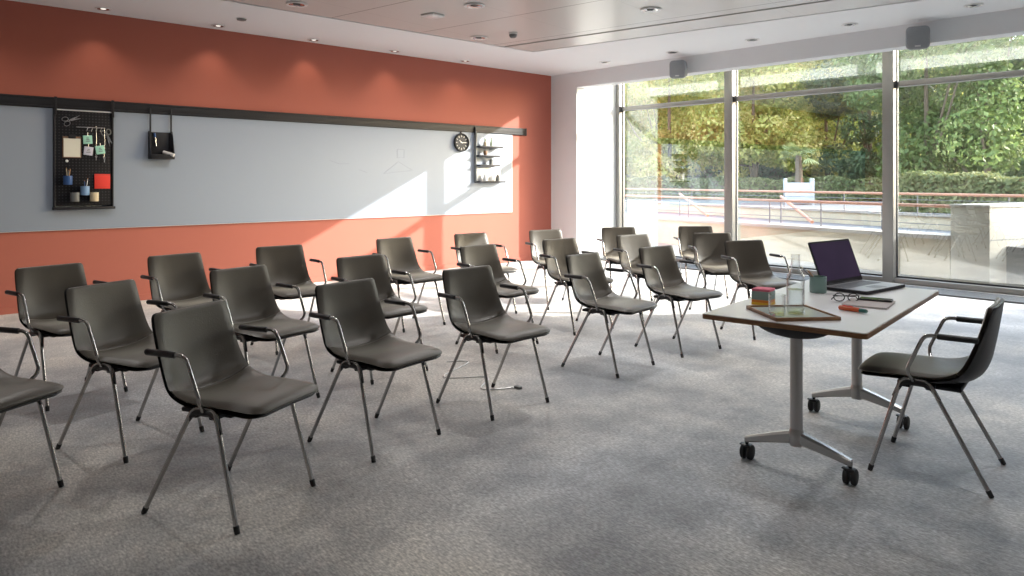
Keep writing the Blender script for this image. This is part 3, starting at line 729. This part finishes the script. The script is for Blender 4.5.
# ------------------------------------------------------------------ the table
TZ = .735
TA = R(7.4)
TC = Vector((-1.635, 3.752, 0))
tb = thing('folding_table', 'wheeled folding table with pale top and wooden edge', 'table', TC, TA)
W2, L2 = .356, .762
mb = MB(); mb.prism(rounded(2 * W2 - .006, 2 * L2 - .006, .018), TZ - .004, TZ); mb.prism(rounded(2 * W2 - .02, 2 * L2 - .02, .012), TZ - .026, TZ - .024); mb.done('tabletop', 'laminate', tb)
mb = MB(); mb.prism(rounded(2 * W2, 2 * L2, .02), TZ - .024, TZ - .0035); mb.done('edge_band', 'wood', tb)
inv = Matrix.Rotation(-TA, 4, 'Z')
def loc(x, y): return inv @ Vector((x - TC.x, y - TC.y, 0))
CA = [loc(-1.595, 3.285), loc(-1.705, 4.24)]
for k, c0 in enumerate(CA):
    cx, cy = c0.x, c0.y
    mb = MB(); mb.lathe([(.001, .12), (.028, .12), (.028, .66), (.001, .66)], 20, Matrix.Translation((cx, cy, 0))); col = mb.done('column', 'aluminium', tb)
    rings = []
    # flip-top housing: shallow bowl under the top
    for u in range(9):
        ang = u / 8 * pi / 2
        rr = cos(ang); zz = TZ - .026 - .088 * sin(ang)
        rings.append([Vector((cx + max(.02, .185 * rr) * cos(q * 2 * pi / 28), cy + (-.04 if k == 0 else .04) * (rr if rr > .1 else 0) + max(.02, .125 * rr) * sin(q * 2 * pi / 28), zz)) for q in range(28)])
    mb = MB(); mb.ring_skin(rings); mb.done('tilt_housing', 'rubber', tb)
    # T foot: hub and two arms sloping down to the castors
    mb = MB(); mb.lathe([(.001, .122), (.026, .122), (.036, .135), (.036, .178), (.028, .20), (.001, .20)], 20, Matrix.Translation((cx, cy, 0))); mb.done('foot_hub', 'aluminium', tb)
    for s in (-1, 1):
        rings = []
        for u in range(7):
            f = u / 6; x = cx + s * (.02 + .222 * f); zc = .158 - .052 * f - .010 * f * f; hh = .030 - .015 * f; ww = .026 - .010 * f
            rings.append([Vector((x, cy + yy * ww / .5 * .5 * 1.0, zc + z_ * hh)) for yy, z_ in ((1, .6), (.6, 1), (-.6, 1), (-1, .6), (-1, -.6), (-.6, -1), (.6, -1), (1, -.6))])
        mb = MB(); mb.ring_skin(rings); mb.done('foot_arm', 'aluminium', tb)
        wx = cx + s * .235
        ca = MB(); ca.tube([(wx, cy, .1), (wx, cy, .066)], .008, 8)
        ca.box(wx - .022, wx + .022, cy - .020, cy + .020, .058, .074, .006); ca.box(wx - .034, wx - .018, cy - .012, cy + .012, .066, .073, .002)
        cst = ca.done('castor', 'black_plastic', tb)
        for yy in (-1, 1):
            wm = Matrix.Translation((wx + yy * .0165, cy + .004, .0355)) @ Matrix.Rotation(pi / 2, 4, 'Y')
            mb = MB(); mb.lathe([(.001, -.011), (.030, -.011), (.0355, -.007), (.0355, .007), (.030, .011), (.001, .011)], 22, wm); mb.done('wheel', 'rubber', cst)
mb = MB(); mb.box(CA[0].x - .02, CA[0].x + .02, CA[0].y, CA[1].y, TZ - .085, TZ - .035, .004); mb.done('cross_beam', 'black_metal', tb)
def on_table(name, label, cat, x, y, rz, group=None, z=TZ + .0005): return thing(name, label, cat, (x, y, z), rz, group)
# tray
tr = on_table('serving_tray', 'glossy pale tray with wooden rim near the table corner', 'tray', -1.592, 3.232, R(52))
w, d = .295, .325
mb = MB(); mb.box(-w / 2, w / 2, -d / 2, d / 2, .0, .006); mb.done('base', 'wood', tr, smooth=False)
mb = MB(); mb.box(-w / 2 + .007, w / 2 - .007, -d / 2 + .007, d / 2 - .007, .006, .0085); mb.done('glossy_base', 'mirror', tr, smooth=False)
mb = MB()
for x0, x1, y0, y1 in ((-w / 2, w / 2, -d / 2, -d / 2 + .008), (-w / 2, w / 2, d / 2 - .008, d / 2), (-w / 2, -w / 2 + .008, -d / 2, d / 2), (w / 2 - .008, w / 2, -d / 2, d / 2)):
    mb.box(x0, x1, y0, y1, 0, .016, .002)
mb.done('rim', 'wood', tr)
ZTR = TZ + .0098
# carafe with water
t = on_table('water_carafe', 'clear glass carafe half full of water on the tray', 'carafe', -1.560, 3.205, 0, z=ZTR)
prof_o = [(.001, 0), (.036, 0), (.039, .004), (.039, .165), (.036, .178), (.026, .192), (.0195, .205), (.0185, .262), (.021, .270)]
prof_i = [(.0185, .270), (.0160, .262), (.0170, .206), (.0235, .190), (.0335, .176), (.0365, .164), (.0365, .008), (.001, .007)]
MB().lathe(prof_o + prof_i, 32, cap=False).done('glass_body', 'clear_glass', t)
MB().lathe([(.001, .0075), (.036, .0085), (.036, .112), (.001, .112)], 32).done('water', 'water', t)
t = on_table('drinking_glass', 'empty clear tumbler beside the carafe on the tray', 'glass', -1.604, 3.118, 0, z=ZTR)
MB().lathe([(.001, 0), (.033, 0), (.036, .004), (.037, .092), (.0345, .092), (.0335, .010), (.001, .009)], 28, cap=False).done('tumbler_wall', 'clear_glass', t)
MB().lathe([(.001, .0005), (.032, .0005), (.032, .0085), (.001, .0085)], 28).done('thick_base', 'water', t)
# note block stack
t0 = R(10)
z = TZ + .0005
for m_, h, nm, lb in (('paper_yellow', .014, 'note_block', 'yellow note block, lowest of the stack behind the tray'), ('paper_orange', .012, 'note_block', 'orange note block in the stack behind the tray'),
                      ('paper_teal', .042, 'note_block', 'thick grey green note block in the stack behind the tray'), ('paper_pink', .012, 'note_block', 'pink note block, topmost of the stack behind the tray')):
    t = thing(nm, lb, 'note block', (-1.818, 3.395, z), t0 + random.uniform(-.06, .06), 'coloured note blocks stacked on the table')
    MB().box(-.044, .044, -.044, .044, 0, h - .0006, .001).done('sheets', m_, t)
    MB().box(-.0448, -.044, -.043, .043, .001, h - .002).done('glue_edge', 'paper_white', t, smooth=False)
    z += h
# mug and pens
t = on_table('pencil_mug', 'grey green cylindrical mug holding pencils left of the laptop', 'mug', -1.805, 3.972, 0)
MB().lathe([(.001, 0), (.042, 0), (.044, .003), (.044, .088), (.0405, .088), (.0395, .006), (.001, .005)], 32, cap=False).done('body', 'mug', t)
for dx, dy, ln, m_, lb in ((-.075, -.095, .125, 'greyp', 'dark pencil leaning left out of the grey green mug'), (-.060, -.060, .110, 'woodpen', 'brown pencil leaning in the grey green mug')):
    p = thing('pencil', lb, 'pencil', (-1.783, 3.996, TZ + .009), 0, 'pencils in the grey green mug')
    v = Vector((dx, dy, ln)); MB().tube([(0, 0, 0), v], .004, 8).done('barrel', m_, p); MB().tube([v, v * 1.1], [.004, .0008], 8).done('tip', 'cream', p)
# laptop
LA = R(-5)
t = on_table('laptop', 'open laptop with dark purple screen on the table', 'laptop', -1.688, 4.300, LA)
LW, LD = .455, .255
mb = MB(); mb.prism(rounded(LD, LW, .012), .003, .018); mb.done('base', 'laptop_dark', t)
mb = MB(); mb.prism(rounded(LD - .006, LW - .006, .010), .018, .0205); mb.done('palm_rest', 'laptop', t)
kb = MB()
for r_ in range(5):
    for c_ in range(14):
        x = -.095 + r_ * .021; y = -.187 + c_ * .0268
        kb.box(x, x + .017, y, y + .0225, .0205, .0222, .0)
kb.done('keyboard', 'keys', t, smooth=False)
MB().box(.035, .105, -.06, .045, .0205, .0212).done('touchpad', 'keys', t, smooth=False)
lid_m = Matrix.Translation((-LD / 2 + .006, 0, .02)) @ Matrix.Rotation(R(-20), 4, 'Y')
mb = MB(); mb.prism(rounded(LW, .255, .010), -.006, .0, lid_m @ Matrix(((0, 0, 1, 0), (1, 0, 0, 0), (0, 1, 0, .128), (0, 0, 0, 1)))); lo = mb.done('lid', 'laptop_dark', t)
mb = MB(); mb.box(.0002, .001, -LW / 2 + .010, LW / 2 - .010, .024, .245, mtx=lid_m); mb.done('screen', 'screen', lo, smooth=False)
mb = MB(); mb.tube([lid_m @ Vector((-.003, -.17, .0)), lid_m @ Vector((-.003, .17, .0))], .007, 10); mb.done('hinge', 'laptop_dark', t)
for x in (-.11, .11):
    for y in (-.19, .19):
        MB().lathe([(.001, 0), (.008, 0), (.008, .0035), (.001, .0035)], 10, Matrix.Translation((x, y, 0))).done('rubber_foot', 'rubber', t)
# notebook, phone, pouch, glasses
t = on_table('notebook', 'thin grey notebook lying in front of the laptop', 'notebook', -1.462, 3.778, R(11))
MB().box(-.102, .102, -.125, .125, .0, .0015, .0004).done('back_cover', 'notebook', t, smooth=False)
MB().box(-.100, .100, -.123, .123, .0016, .0065).done('pages', 'paper_white', t, smooth=False)
MB().box(-.102, .102, -.125, .125, .0066, .0082, .0004).done('front_cover', 'notebook', t, smooth=False)
t = on_table('smartphone', 'black smartphone on the grey notebook', 'phone', -1.462, 3.872, R(104), z=TZ + .0092)
MB().prism(rounded(.075, .15, .010), 0, .0085).done('case', 'black_plastic', t)
MB().prism(rounded(.069, .143, .008), .0085, .0090).done('glass_face', 'phone_glass', t)
t = on_table('marker', 'orange marker with dark teal end on the table', 'marker', -1.428, 3.505, R(-8))
MB().tube([(-.068, 0, .0115), (-.064, 0, .0115), (.03, 0, .0115), (.034, 0, .0115)], [.008, .011, .011, .010], 14).done('barrel', 'orange', t)
MB().tube([(.034, 0, .0115), (.066, 0, .0115), (.070, 0, .0115)], [.0100, .0092, .006], 14).done('end_cap', 'teal', t)
MB().box(-.05, .0, -.004, .004, .022, .025, .001).done('clip', 'paper_red', t)
t = on_table('eyeglasses', 'dark framed spectacles between notebook and laptop', 'eyeglasses', -1.565, 3.762, R(-50))
for s in (-1, 1):
    pts = [Vector((.0, s * .034 + .026 * cos(k * pi / 8), .024 + .020 * sin(k * pi / 8))) for k in range(17)]
    MB().tube(pts, .0028, 6).done('lens_rim', 'black_plastic', t)
    MB().lathe([(.001, -.0007), (1, -.0007), (1, .0007), (.001, .0007)], 20, Matrix.Translation((0, s * .034, .024)) @ Matrix.Rotation(pi / 2, 4, 'Y') @ Matrix.Diagonal((.020, .026, 1, 1))).done('lens', 'clear_glass', t)
    MB().tube([(0, s * .062, .032), (-.010 - .004 * s, s * .062, .032), (-.014 - .004 * s, s * .05, .031), (-.018 - .004 * s, -s * .05, .026), (-.018 - .004 * s, -s * .066, .008)], .0026, 6).done('temple', 'black_plastic', t)
MB().tube([(0, -.009, .03), (.002, 0, .034), (0, .009, .03)], .0025, 6).done('bridge', 'black_plastic', t)
# floor cable
t = thing('floor_cable', 'thin pale cable looping on the carpet under the middle chairs', 'cable', (-3.9, 3.25, 0))
P_ = [Vector((-.42 + .85 * k / 30, .14 * sin(k * .42) + .10 * cos(k * .17), .0045)) for k in range(31)]
MB().tube(P_, .004, 6).done('cord', 'alu_light', t)
MB().box(.42, .47, .0, .03, .0005, .018, .004).done('plug', 'greyp', t)

# ------------------------------------------------------------------ outside
W0 = Vector((-2.79, 11.18, 0)); WD = Vector((-.948, .317, 0)).normalized(); WN = Vector((.317, .948, 0)).normalized()
def wp(t, off, z): return W0 + WD * t + WN * off + Vector((0, 0, z))
WM = Matrix(((WD.x, WN.x, 0, W0.x), (WD.y, WN.y, 0, W0.y), (0, 0, 1, 0), (0, 0, 0, 1)))
mb = MB(); mb.box(-40, 30, YG + .14, 24, -.25, -.03)
struct(mb.done('ground_terrace', 'gravel', smooth=False), 'pale gravel strip outside the windows')
mb = MB(); mb.box(-30, 90, .35, 90, -.3, .47, mtx=WM)
struct(mb.done('ground_road', 'asphalt', smooth=False), 'grey road behind the retaining wall')
mb = MB(); mb.box(-30, 90, 26.5, 90, .3, .56, mtx=WM)
struct(mb.done('ground_lawn', 'grass', smooth=False), 'grass verge below the trees')
rw = thing('retaining_wall', 'stained concrete retaining wall outside with a pale ledge', 'wall', (0, 0, 0))
mb = MB()
rings = [[WM @ Vector((tt, oo, zz)) for oo, zz in ((0, -.1), (.36, -.1), (.36, zt_), (0, zt_))] for tt, zt_ in ((.55, .53), (16, .42))]
mb.ring_skin(rings); mb.done('wall_body', 'concrete', rw, smooth=False)
mb = MB(); rings = [[WM @ Vector((tt, oo, zz)) for oo, zz in ((-.05, zt_), (.42, zt_), (.42, zt_ + .055), (-.05, zt_ + .055))] for tt, zt_ in ((.555, .53), (16, .42))]
mb.ring_skin(rings); mb.done('ledge', 'coping', rw, smooth=False)
pr_ = thing('concrete_pier', 'tall concrete block at the end of the retaining wall', 'pier', (0, 0, 0))
mb = MB(); mb.box(-.0, .54, .0, 2.2, -.1, .99, .008, mtx=WM); mb.done('block', 'concrete_pale', pr_)
mb = MB(); mb.box(-.012, .548, -.015, 2.22, .99, 1.025, .004, mtx=WM); mb.done('coping', 'coping', pr_)
mb = MB(); mb.box(-.004, .0, .0, 2.2, .555, .566, mtx=WM); mb.box(-.004, .001, 1.1, 1.11, .0, .99, mtx=WM); mb.done('joint', 'greyp', pr_, smooth=False)
mb = MB(); mb.box(-8, -.02, 1.9, 2.1, -.1, .99, mtx=WM); mb.done('return_wall', 'concrete_pale', pr_, smooth=False)
# railings
def railing(name, label, t0, t1, off, zbase, ztop, n, slope, m='terracotta'):
    t = thing(name, label, 'railing', (0, 0, 0))
    zt_ = lambda s: ztop; zb = lambda s: zbase - slope * s
    mb = MB(); mb.tube([wp(t0, off, zt_(t0)), wp(t1, off, zt_(t1))], .024, 12); mb.done('handrail', m, t)
    for k in range(n):
        s = t0 + (t1 - t0) * (k + .02) / (n - .96)
        mb = MB(); mb.tube([wp(s, off, zb(s) - .01), wp(s, off, zt_(s))], .012, 8); mb.done('post', 'rail_post', t)
    for f in (.35, .7):
        mb = MB(); mb.tube([wp(t0, off, zb(t0) + (ztop - zb(t0)) * f), wp(t1, off, zb(t1) + (ztop - zb(t1)) * f)], .006, 6); mb.done('wire', 'rail_post', t)
railing('railing', 'terracotta handrail with thin posts on the retaining wall', .56, 16, .18, .58, .985, 14, .0072)
lp = thing('ramp_parapet', 'low concrete ramp wall behind the front railing', 'wall', (0, 0, 0))
mb = MB(); mb.box(-2, 30, 2.6, 2.8, .2, .70, .01, mtx=WM); mb.done('wall_body', 'concrete', lp)
mb = MB(); mb.box(-2, 30, 2.56, 2.84, .70, .74, .008, mtx=WM); mb.done('ledge', 'coping', lp)
railing('railing', 'second terracotta handrail on the low ramp wall behind', -1.9, 26, 2.7, .75, 1.10, 18, 0)
for (a0, a1, lab) in ((((5.20, 1.5, 1.02)), ((3.35, .40, .62)), 'sloping terracotta stair rail right of the middle mullion'), (((8.53, 1.5, 1.02)), ((6.14, .40, .61)), 'sloping terracotta stair rail outside the first window bay')):
    t = thing('stair_rail', lab, 'stair rail', (0, 0, 0), 0, 'sloping stair rails outside')
    MB().tube([wp(*a0), wp(*a1)], .03, 10).done('rail', 'terracotta', t)
    MB().tube([wp(a0[0], a0[1], .47), wp(*a0)], .014, 8).done('post', 'rail_post', t)

# leaves as real little quads
def leaves_mesh(name, pts, m, size, parent=None, up=.3):
    vs, fs = [], []
    for p, nrm in pts:
        n = Vector(nrm) * 1.0 + Vector((random.gauss(0, .6), random.gauss(0, .6), random.gauss(up, .6)))
        n.normalize()
        a_ = n.orthogonal().normalized(); b_ = n.cross(a_); q = random.uniform(0, 6.28)
        u = a_ * cos(q) + b_ * sin(q); v = n.cross(u)
        s = size * random.uniform(.6, 1.35); p = Vector(p)
        i = len(vs)
        vs += [p - u * s * .5, p + v * s * .30 + n * s * .06, p + u * s * .5, p - v * s * .30 + n * s * .06]
        fs.append((i, i + 1, i + 2, i + 3))
    me = bpy.data.meshes.new(name); me.from_pydata(vs, [], fs); me.materials.append(M[m])
    o = bpy.data.objects.new(name, me); C.objects.link(o)
    if parent: o.parent = parent
    return o
def rand_dir():
    while True:
        v = Vector((random.uniform(-1, 1), random.uniform(-1, 1), random.uniform(-1, 1)))
        if .05 < v.length < 1: return v.normalized()
def tree(label, x, y, h, r, m, n=12000, size=.22, z0=.5, low=.35, trunk=.16):
    t = thing('tree', label, 'tree', (x, y, z0), 0, 'trees behind the road')
    blobs = []
    for k in range(26):
        f = random.random(); zz = low + r * .25 + f * (h - low - r * .5)
        prof = sqrt(max(.08, 1 - ((f - .42) / .68) ** 2))
        aa = random.uniform(0, 6.28); rr = r * prof * sqrt(random.random()) * .85
        blobs.append((Vector((rr * cos(aa), rr * sin(aa), zz)), r * random.uniform(.22, .42)))
    pts = []
    for k in range(n):
        c_, br = random.choice(blobs); d_ = rand_dir(); d_.z *= .8
        pts.append((c_ + d_ * br * random.uniform(.7, 1.05), d_))
    leaves_mesh('foliage', pts, m, size, t)
    mb = MB(); mb.tube([(0, 0, -.1), (.1, .05, low), (.0, .1, h * .45), (.1, 0, h * .8)], [trunk, trunk * .8, trunk * .5, .03], 8)
    for k in range(5):
        c_, br = blobs[k]; mb.tube([(.05, .05, low + .3 * k), c_ * .6 + Vector((0, 0, low * .3)), c_], [trunk * .4, trunk * .25, .02], 6)
    mb.done('trunk', 'bark', t)
    return t
# ray through a place in view, at a distance: used only to choose where in the park things stand
CF = Vector((-sin(R(47.1)), cos(R(47.1)), 0)); CR = Vector((cos(R(47.1)), sin(R(47.1)), 0))
def park(u, d): return CF * d + CR * ((u - 512) / 733 * d)
random.seed(11)
TR = [
 (612, 40, 11, 3.6, 'leaf_mixed', 'mixed green and gold tree at the left edge of the windows'),
 (668, 38, 10, 3.4, 'leaf_yellow', 'golden tree seen in the first window bay'),
 (712, 44, 13, 4.2, 'leaf_mixed', 'tall green gold tree behind the middle mullion'),
 (752, 36, 8.6, 2.9, 'leaf_yellow', 'low golden tree just right of the middle mullion'),
 (790, 44, 12, 4.0, 'leaf_yellow', 'golden tree rising behind the potted palm'),
 (825, 39, 9.5, 2.9, 'leaf_mixed', 'yellow green tree right of the potted palm'),
 (868, 36, 11.5, 2.9, 'leaf_dark', 'dark green tree beside the right mullion'),
 (925, 31, 10.5, 3.3, 'leaf_green', 'bright green tree right of the right mullion'),
 (985, 30, 11, 3.4, 'leaf_green', 'bright green tree above the clipped hedge'),
 (1050, 32, 11, 3.6, 'leaf_dark', 'dark green tree at the right edge of the view'),
 (1110, 33, 11, 3.8, 'leaf_green', 'green tree beyond the right edge of the view'),
 (955, 40, 13, 4.2, 'leaf_dark', 'tall dark tree behind the bright green ones'),
 (890, 44, 13, 4.2, 'leaf_mixed', 'tall tree behind the right mullion'),
 (640, 50, 13, 5.0, 'leaf_mixed', 'broad far tree in the first window bay'),
 (570, 44, 12, 4.0, 'leaf_mixed', 'tree hidden mostly by the white pier'),
]
for u, d, h, r, m, lab in TR:
    p = park(u, d)
    tree(lab, p.x, p.y, h, r, m)
for u, d, h, lab in ((625, 58, 15, 'far tall tree closing the view in the first window bay'), (690, 60, 16, 'far tall tree left of the middle mullion'), (765, 60, 16, 'far tall tree above the potted palm'), (840, 58, 16, 'far tall tree left of the right mullion'), (915, 56, 16, 'far tall tree right of the right mullion'), (990, 54, 16, 'far tall tree above the concrete block')):
    p = park(u, d); tree(lab, p.x, p.y, h, 5.2, 'leaf_mixed' if u < 800 else 'leaf_dark', 9000, .40)
# hedges
def hedge(name, label, u0, d0, u1, d1, depth, z0, z1, m, n, size):
    a_, b_ = park(u0, d0), park(u1, d1); dr = (b_ - a_); ln = dr.length; dr.normalize(); nn = Vector((-dr.y, dr.x, 0))
    t = thing(name, label, 'hedge', (a_.x, a_.y, z0))
    pts = []
    for k in range(n):
        f = random.random() * ln; q = random.random(); wob = .06 * sin(f * 1.7) + .05 * sin(f * 4.1)
        if q < .4: pts.append((dr * f + nn * (random.uniform(-.5, .5) * depth) + Vector((0, 0, z1 - z0 + wob + random.gauss(0, .03))), (0, 0, 1)))
        else:
            s = 1 if random.random() < .25 else -1
            pts.append((dr * f + nn * s * (depth * .5 + random.gauss(0, .05)) + Vector((0, 0, random.uniform(0, z1 - z0 + wob))), nn * s))
    leaves_mesh('foliage', pts, m, size, t)
    mb = MB()
    mb.box(0.1, ln - .1, -depth * .42, depth * .42, .0, z1 - z0 - .1, mtx=Matrix(((dr.x, nn.x, 0, 0), (dr.y, nn.y, 0, 0), (0, 0, 1, 0), (0, 0, 0, 1))))
    mb.done('twig_core', 'bark', t, smooth=False)
hedge('clipped_hedge', 'clipped green hedge outside the right window', 908, 21, 1130, 17, 1.2, .47, 1.46, 'leaf_hedge', 9000, .12)
hedge('long_hedge', 'long low brownish hedge behind the potted palm', 560, 37, 905, 31, 1.2, .5, 1.42, 'leaf_hedge', 9000, .17)
hedge('back_hedge', 'tall green hedge below the trees', 545, 46, 930, 40, 1.6, .5, 2.1, 'leaf_dark', 7000, .25)
hedge('wood_edge', 'far dark woodland edge closing the view behind the trees', 540, 78, 1090, 66, 4.0, .5, 13.0, 'leaf_dark', 15000, .8)
# planter and palm
p = park(798.5, 27)
pt = thing('planter_box', 'white square planter box with corner posts on the road', 'planter', (p.x, p.y, .47), R(30))
mb = MB(); mb.box(-.46, .46, -.46, .46, .08, .78, .01); mb.box(-.40, .40, -.40, .40, .77, .80); mb.done('box', 'planter_white', pt)
for sx in (-1, 1):
    for sy in (-1, 1):
        mb = MB(); mb.box(sx * .46 - .04, sx * .46 + .04, sy * .46 - .04, sy * .46 + .04, 0, .88, .006)
        mb.lathe([(.001, .88), (.02, .88), (.045, .91), (.045, .93), (.02, .96), (.001, .965)], 12, Matrix.Translation((sx * .46, sy * .46, 0))); mb.done('corner_post', 'planter_white', pt)
pp = thing('potted_palm', 'small fan palm growing in the white planter', 'palm', (p.x, p.y, 1.275))
mb = MB(); mb.tube([(0, 0, -.05), (.02, .0, .3), (-.01, .02, .7), (0, 0, 1.0)], [.14, .13, .12, .10], 10); mb.done('trunk', 'bark', pp)
random.seed(5)
for k in range(16):
    aa = k * 2.4; el = random.uniform(-.3, .75); Lf = random.uniform(.55, .8)
    mb = MB(); dirv = Vector((cos(aa) * cos(el), sin(aa) * cos(el), sin(el)))
    base_ = Vector((0, 0, 1.0)); tip = base_ + dirv * Lf * .55
    mb.tube([base_, base_ + dirv * Lf * .3 + Vector((0, 0, .03)), tip], [.012, .010, .008], 5)
    side = dirv.cross(Vector((0, 0, 1))).normalized(); upv = side.cross(dirv)
    for j in range(-5, 6):
        q = j * .27; dd = dirv * cos(q) + side * sin(q) - Vector((0, 0, .28)) * (abs(j) / 6)
        wv = side * cos(q) - dirv * sin(q); e = tip + dd * Lf * .6
        mb.ring_skin([[tip + wv * .004 + upv * .004, tip - wv * .004 + upv * .004, tip - upv * .004], [tip.lerp(e, .5) + wv * .028, tip.lerp(e, .5) - wv * .028, tip.lerp(e, .5) - upv * .012], [e + wv * .003 - Vector((0, 0, .08)), e - wv * .003 - Vector((0, 0, .08)), e - upv * .003 - Vector((0, 0, .08))]])
    mb.done('frond', 'leaf_palm', pp)

# ------------------------------------------------------------------ light
w = bpy.data.worlds.new('World'); S.world = w; w.use_nodes = True
N = w.node_tree.nodes; L = w.node_tree.links
bg = N['Background']; sky = N.new('ShaderNodeTexSky'); sky.sky_type = 'NISHITA'; sky.sun_disc = False
SUN = Vector((-1, -1.285, -.63)).normalized()
sky.sun_elevation = math.asin(-SUN.z); sky.sun_rotation = math.atan2(-SUN.x, -SUN.y); sky.air_density = 1.0; sky.dust_density = 2.0; sky.ozone_density = 1.0
hz = N.new('ShaderNodeMix'); hz.data_type = 'RGBA'; hz.inputs['Factor'].default_value = .55; hz.inputs['B'].default_value = (1.95, 2.25, 2.6, 1)
L.new(sky.outputs[0], hz.inputs['A']); L.new(hz.outputs['Result'], bg.inputs['Color']); bg.inputs['Strength'].default_value = 2.1
sun = bpy.data.lights.new('sun', 'SUN'); sun.energy = 12.5; sun.angle = R(.6); sun.color = (1, .97, .93)
so = bpy.data.objects.new('sun', sun); C.objects.link(so); so.rotation_euler = SUN.to_track_quat('-Z', 'Y').to_euler(); so.location = (8, 20, 12)

def lamp(name, x, y, z, e, size, spread, col, aim=(0, 0, -1)):
    l = bpy.data.lights.new(name, 'AREA'); l.shape = 'DISK'; l.size = size; l.energy = e; l.spread = R(spread); l.color = col
    o = bpy.data.objects.new(name, l); C.objects.link(o); o.location = (x, y, z); o.rotation_euler = Vector(aim).to_track_quat('-Z', 'Y').to_euler(); return o
NEUT = (1, .97, .94)
for x, y in wallwash: 
    l = bpy.data.lights.new('wall_wash_lamp', 'SPOT'); l.energy = 8; l.spot_size = R(92); l.spot_blend = .8; l.shadow_soft_size = .03; l.color = (1, .80, .60)
    o = bpy.data.objects.new('wall_wash_lamp', l); C.objects.link(o); o.location = (x + .03, y, ZC - .03); o.rotation_euler = Vector((-.10, 0, -1)).to_track_quat('-Z', 'Y').to_euler()
for x, y, _ in pl: lamp('downlight_and_fill_lamp', x, y, ZC - .02, 26 if y > 5.5 else 18, .16, 160, NEUT)
for x, y, _ in wd: lamp('downlight_and_fill_lamp', x, y, ZC - .02, 9, .10, 55, NEUT)
for x, y in ((-3.6, 4.5), (-3.4, .5), (-6.6, 1.3), (-.5, 3.5), (-1.5, 6.2)): lamp('downlight_and_fill_lamp', x, y, ZC - .02, (14 if x > -1 else 25) if y > 3 else (20 if x < -5 else 6), .16, 160, NEUT)  # added fill lamps with no ceiling fitting, put in to brighten the room
# the window opening is marked as a sky portal so daylight is sampled well
def portal(x, y, z, sx, sy, aim):
    l = bpy.data.lights.new('sky_portal', 'AREA'); l.shape = 'RECTANGLE'; l.size = sx; l.size_y = sy
    l.cycles.is_portal = True
    o = bpy.data.objects.new('sky_portal', l); C.objects.link(o); o.location = (x, y, z); o.rotation_euler = Vector(aim).to_track_quat('-Z', 'Y').to_euler()
portal((XO + XE) / 2, YG + .08, 1.7, XE - XO, 3.4, (0, -1, 0))

# ------------------------------------------------------------------ camera and view
cam = bpy.data.cameras.new('camera'); cam.sensor_width = 36; cam.sensor_fit = 'HORIZONTAL'; cam.lens = 733 / 1024 * 36
cam.shift_y = -(288 - 180.5) / 1024; cam.clip_end = 300
co = bpy.data.objects.new('camera', cam); C.objects.link(co); co.location = (0, 0, 1.35); co.rotation_euler = (pi / 2, 0, R(47.1))
S.camera = co
S.view_settings.view_transform = 'Standard'; S.view_settings.look = 'None'; S.view_settings.exposure = 0.12; S.view_settings.gamma = 1
S.view_settings.use_curve_mapping = False
S.cycles.use_denoising = True
S.cycles.max_bounces = 10; S.cycles.diffuse_bounces = 5; S.cycles.glossy_bounces = 5; S.cycles.transparent_max_bounces = 24
S.cycles.sample_clamp_indirect = 6
S.cycles.caustics_reflective = False; S.cycles.caustics_refractive = False
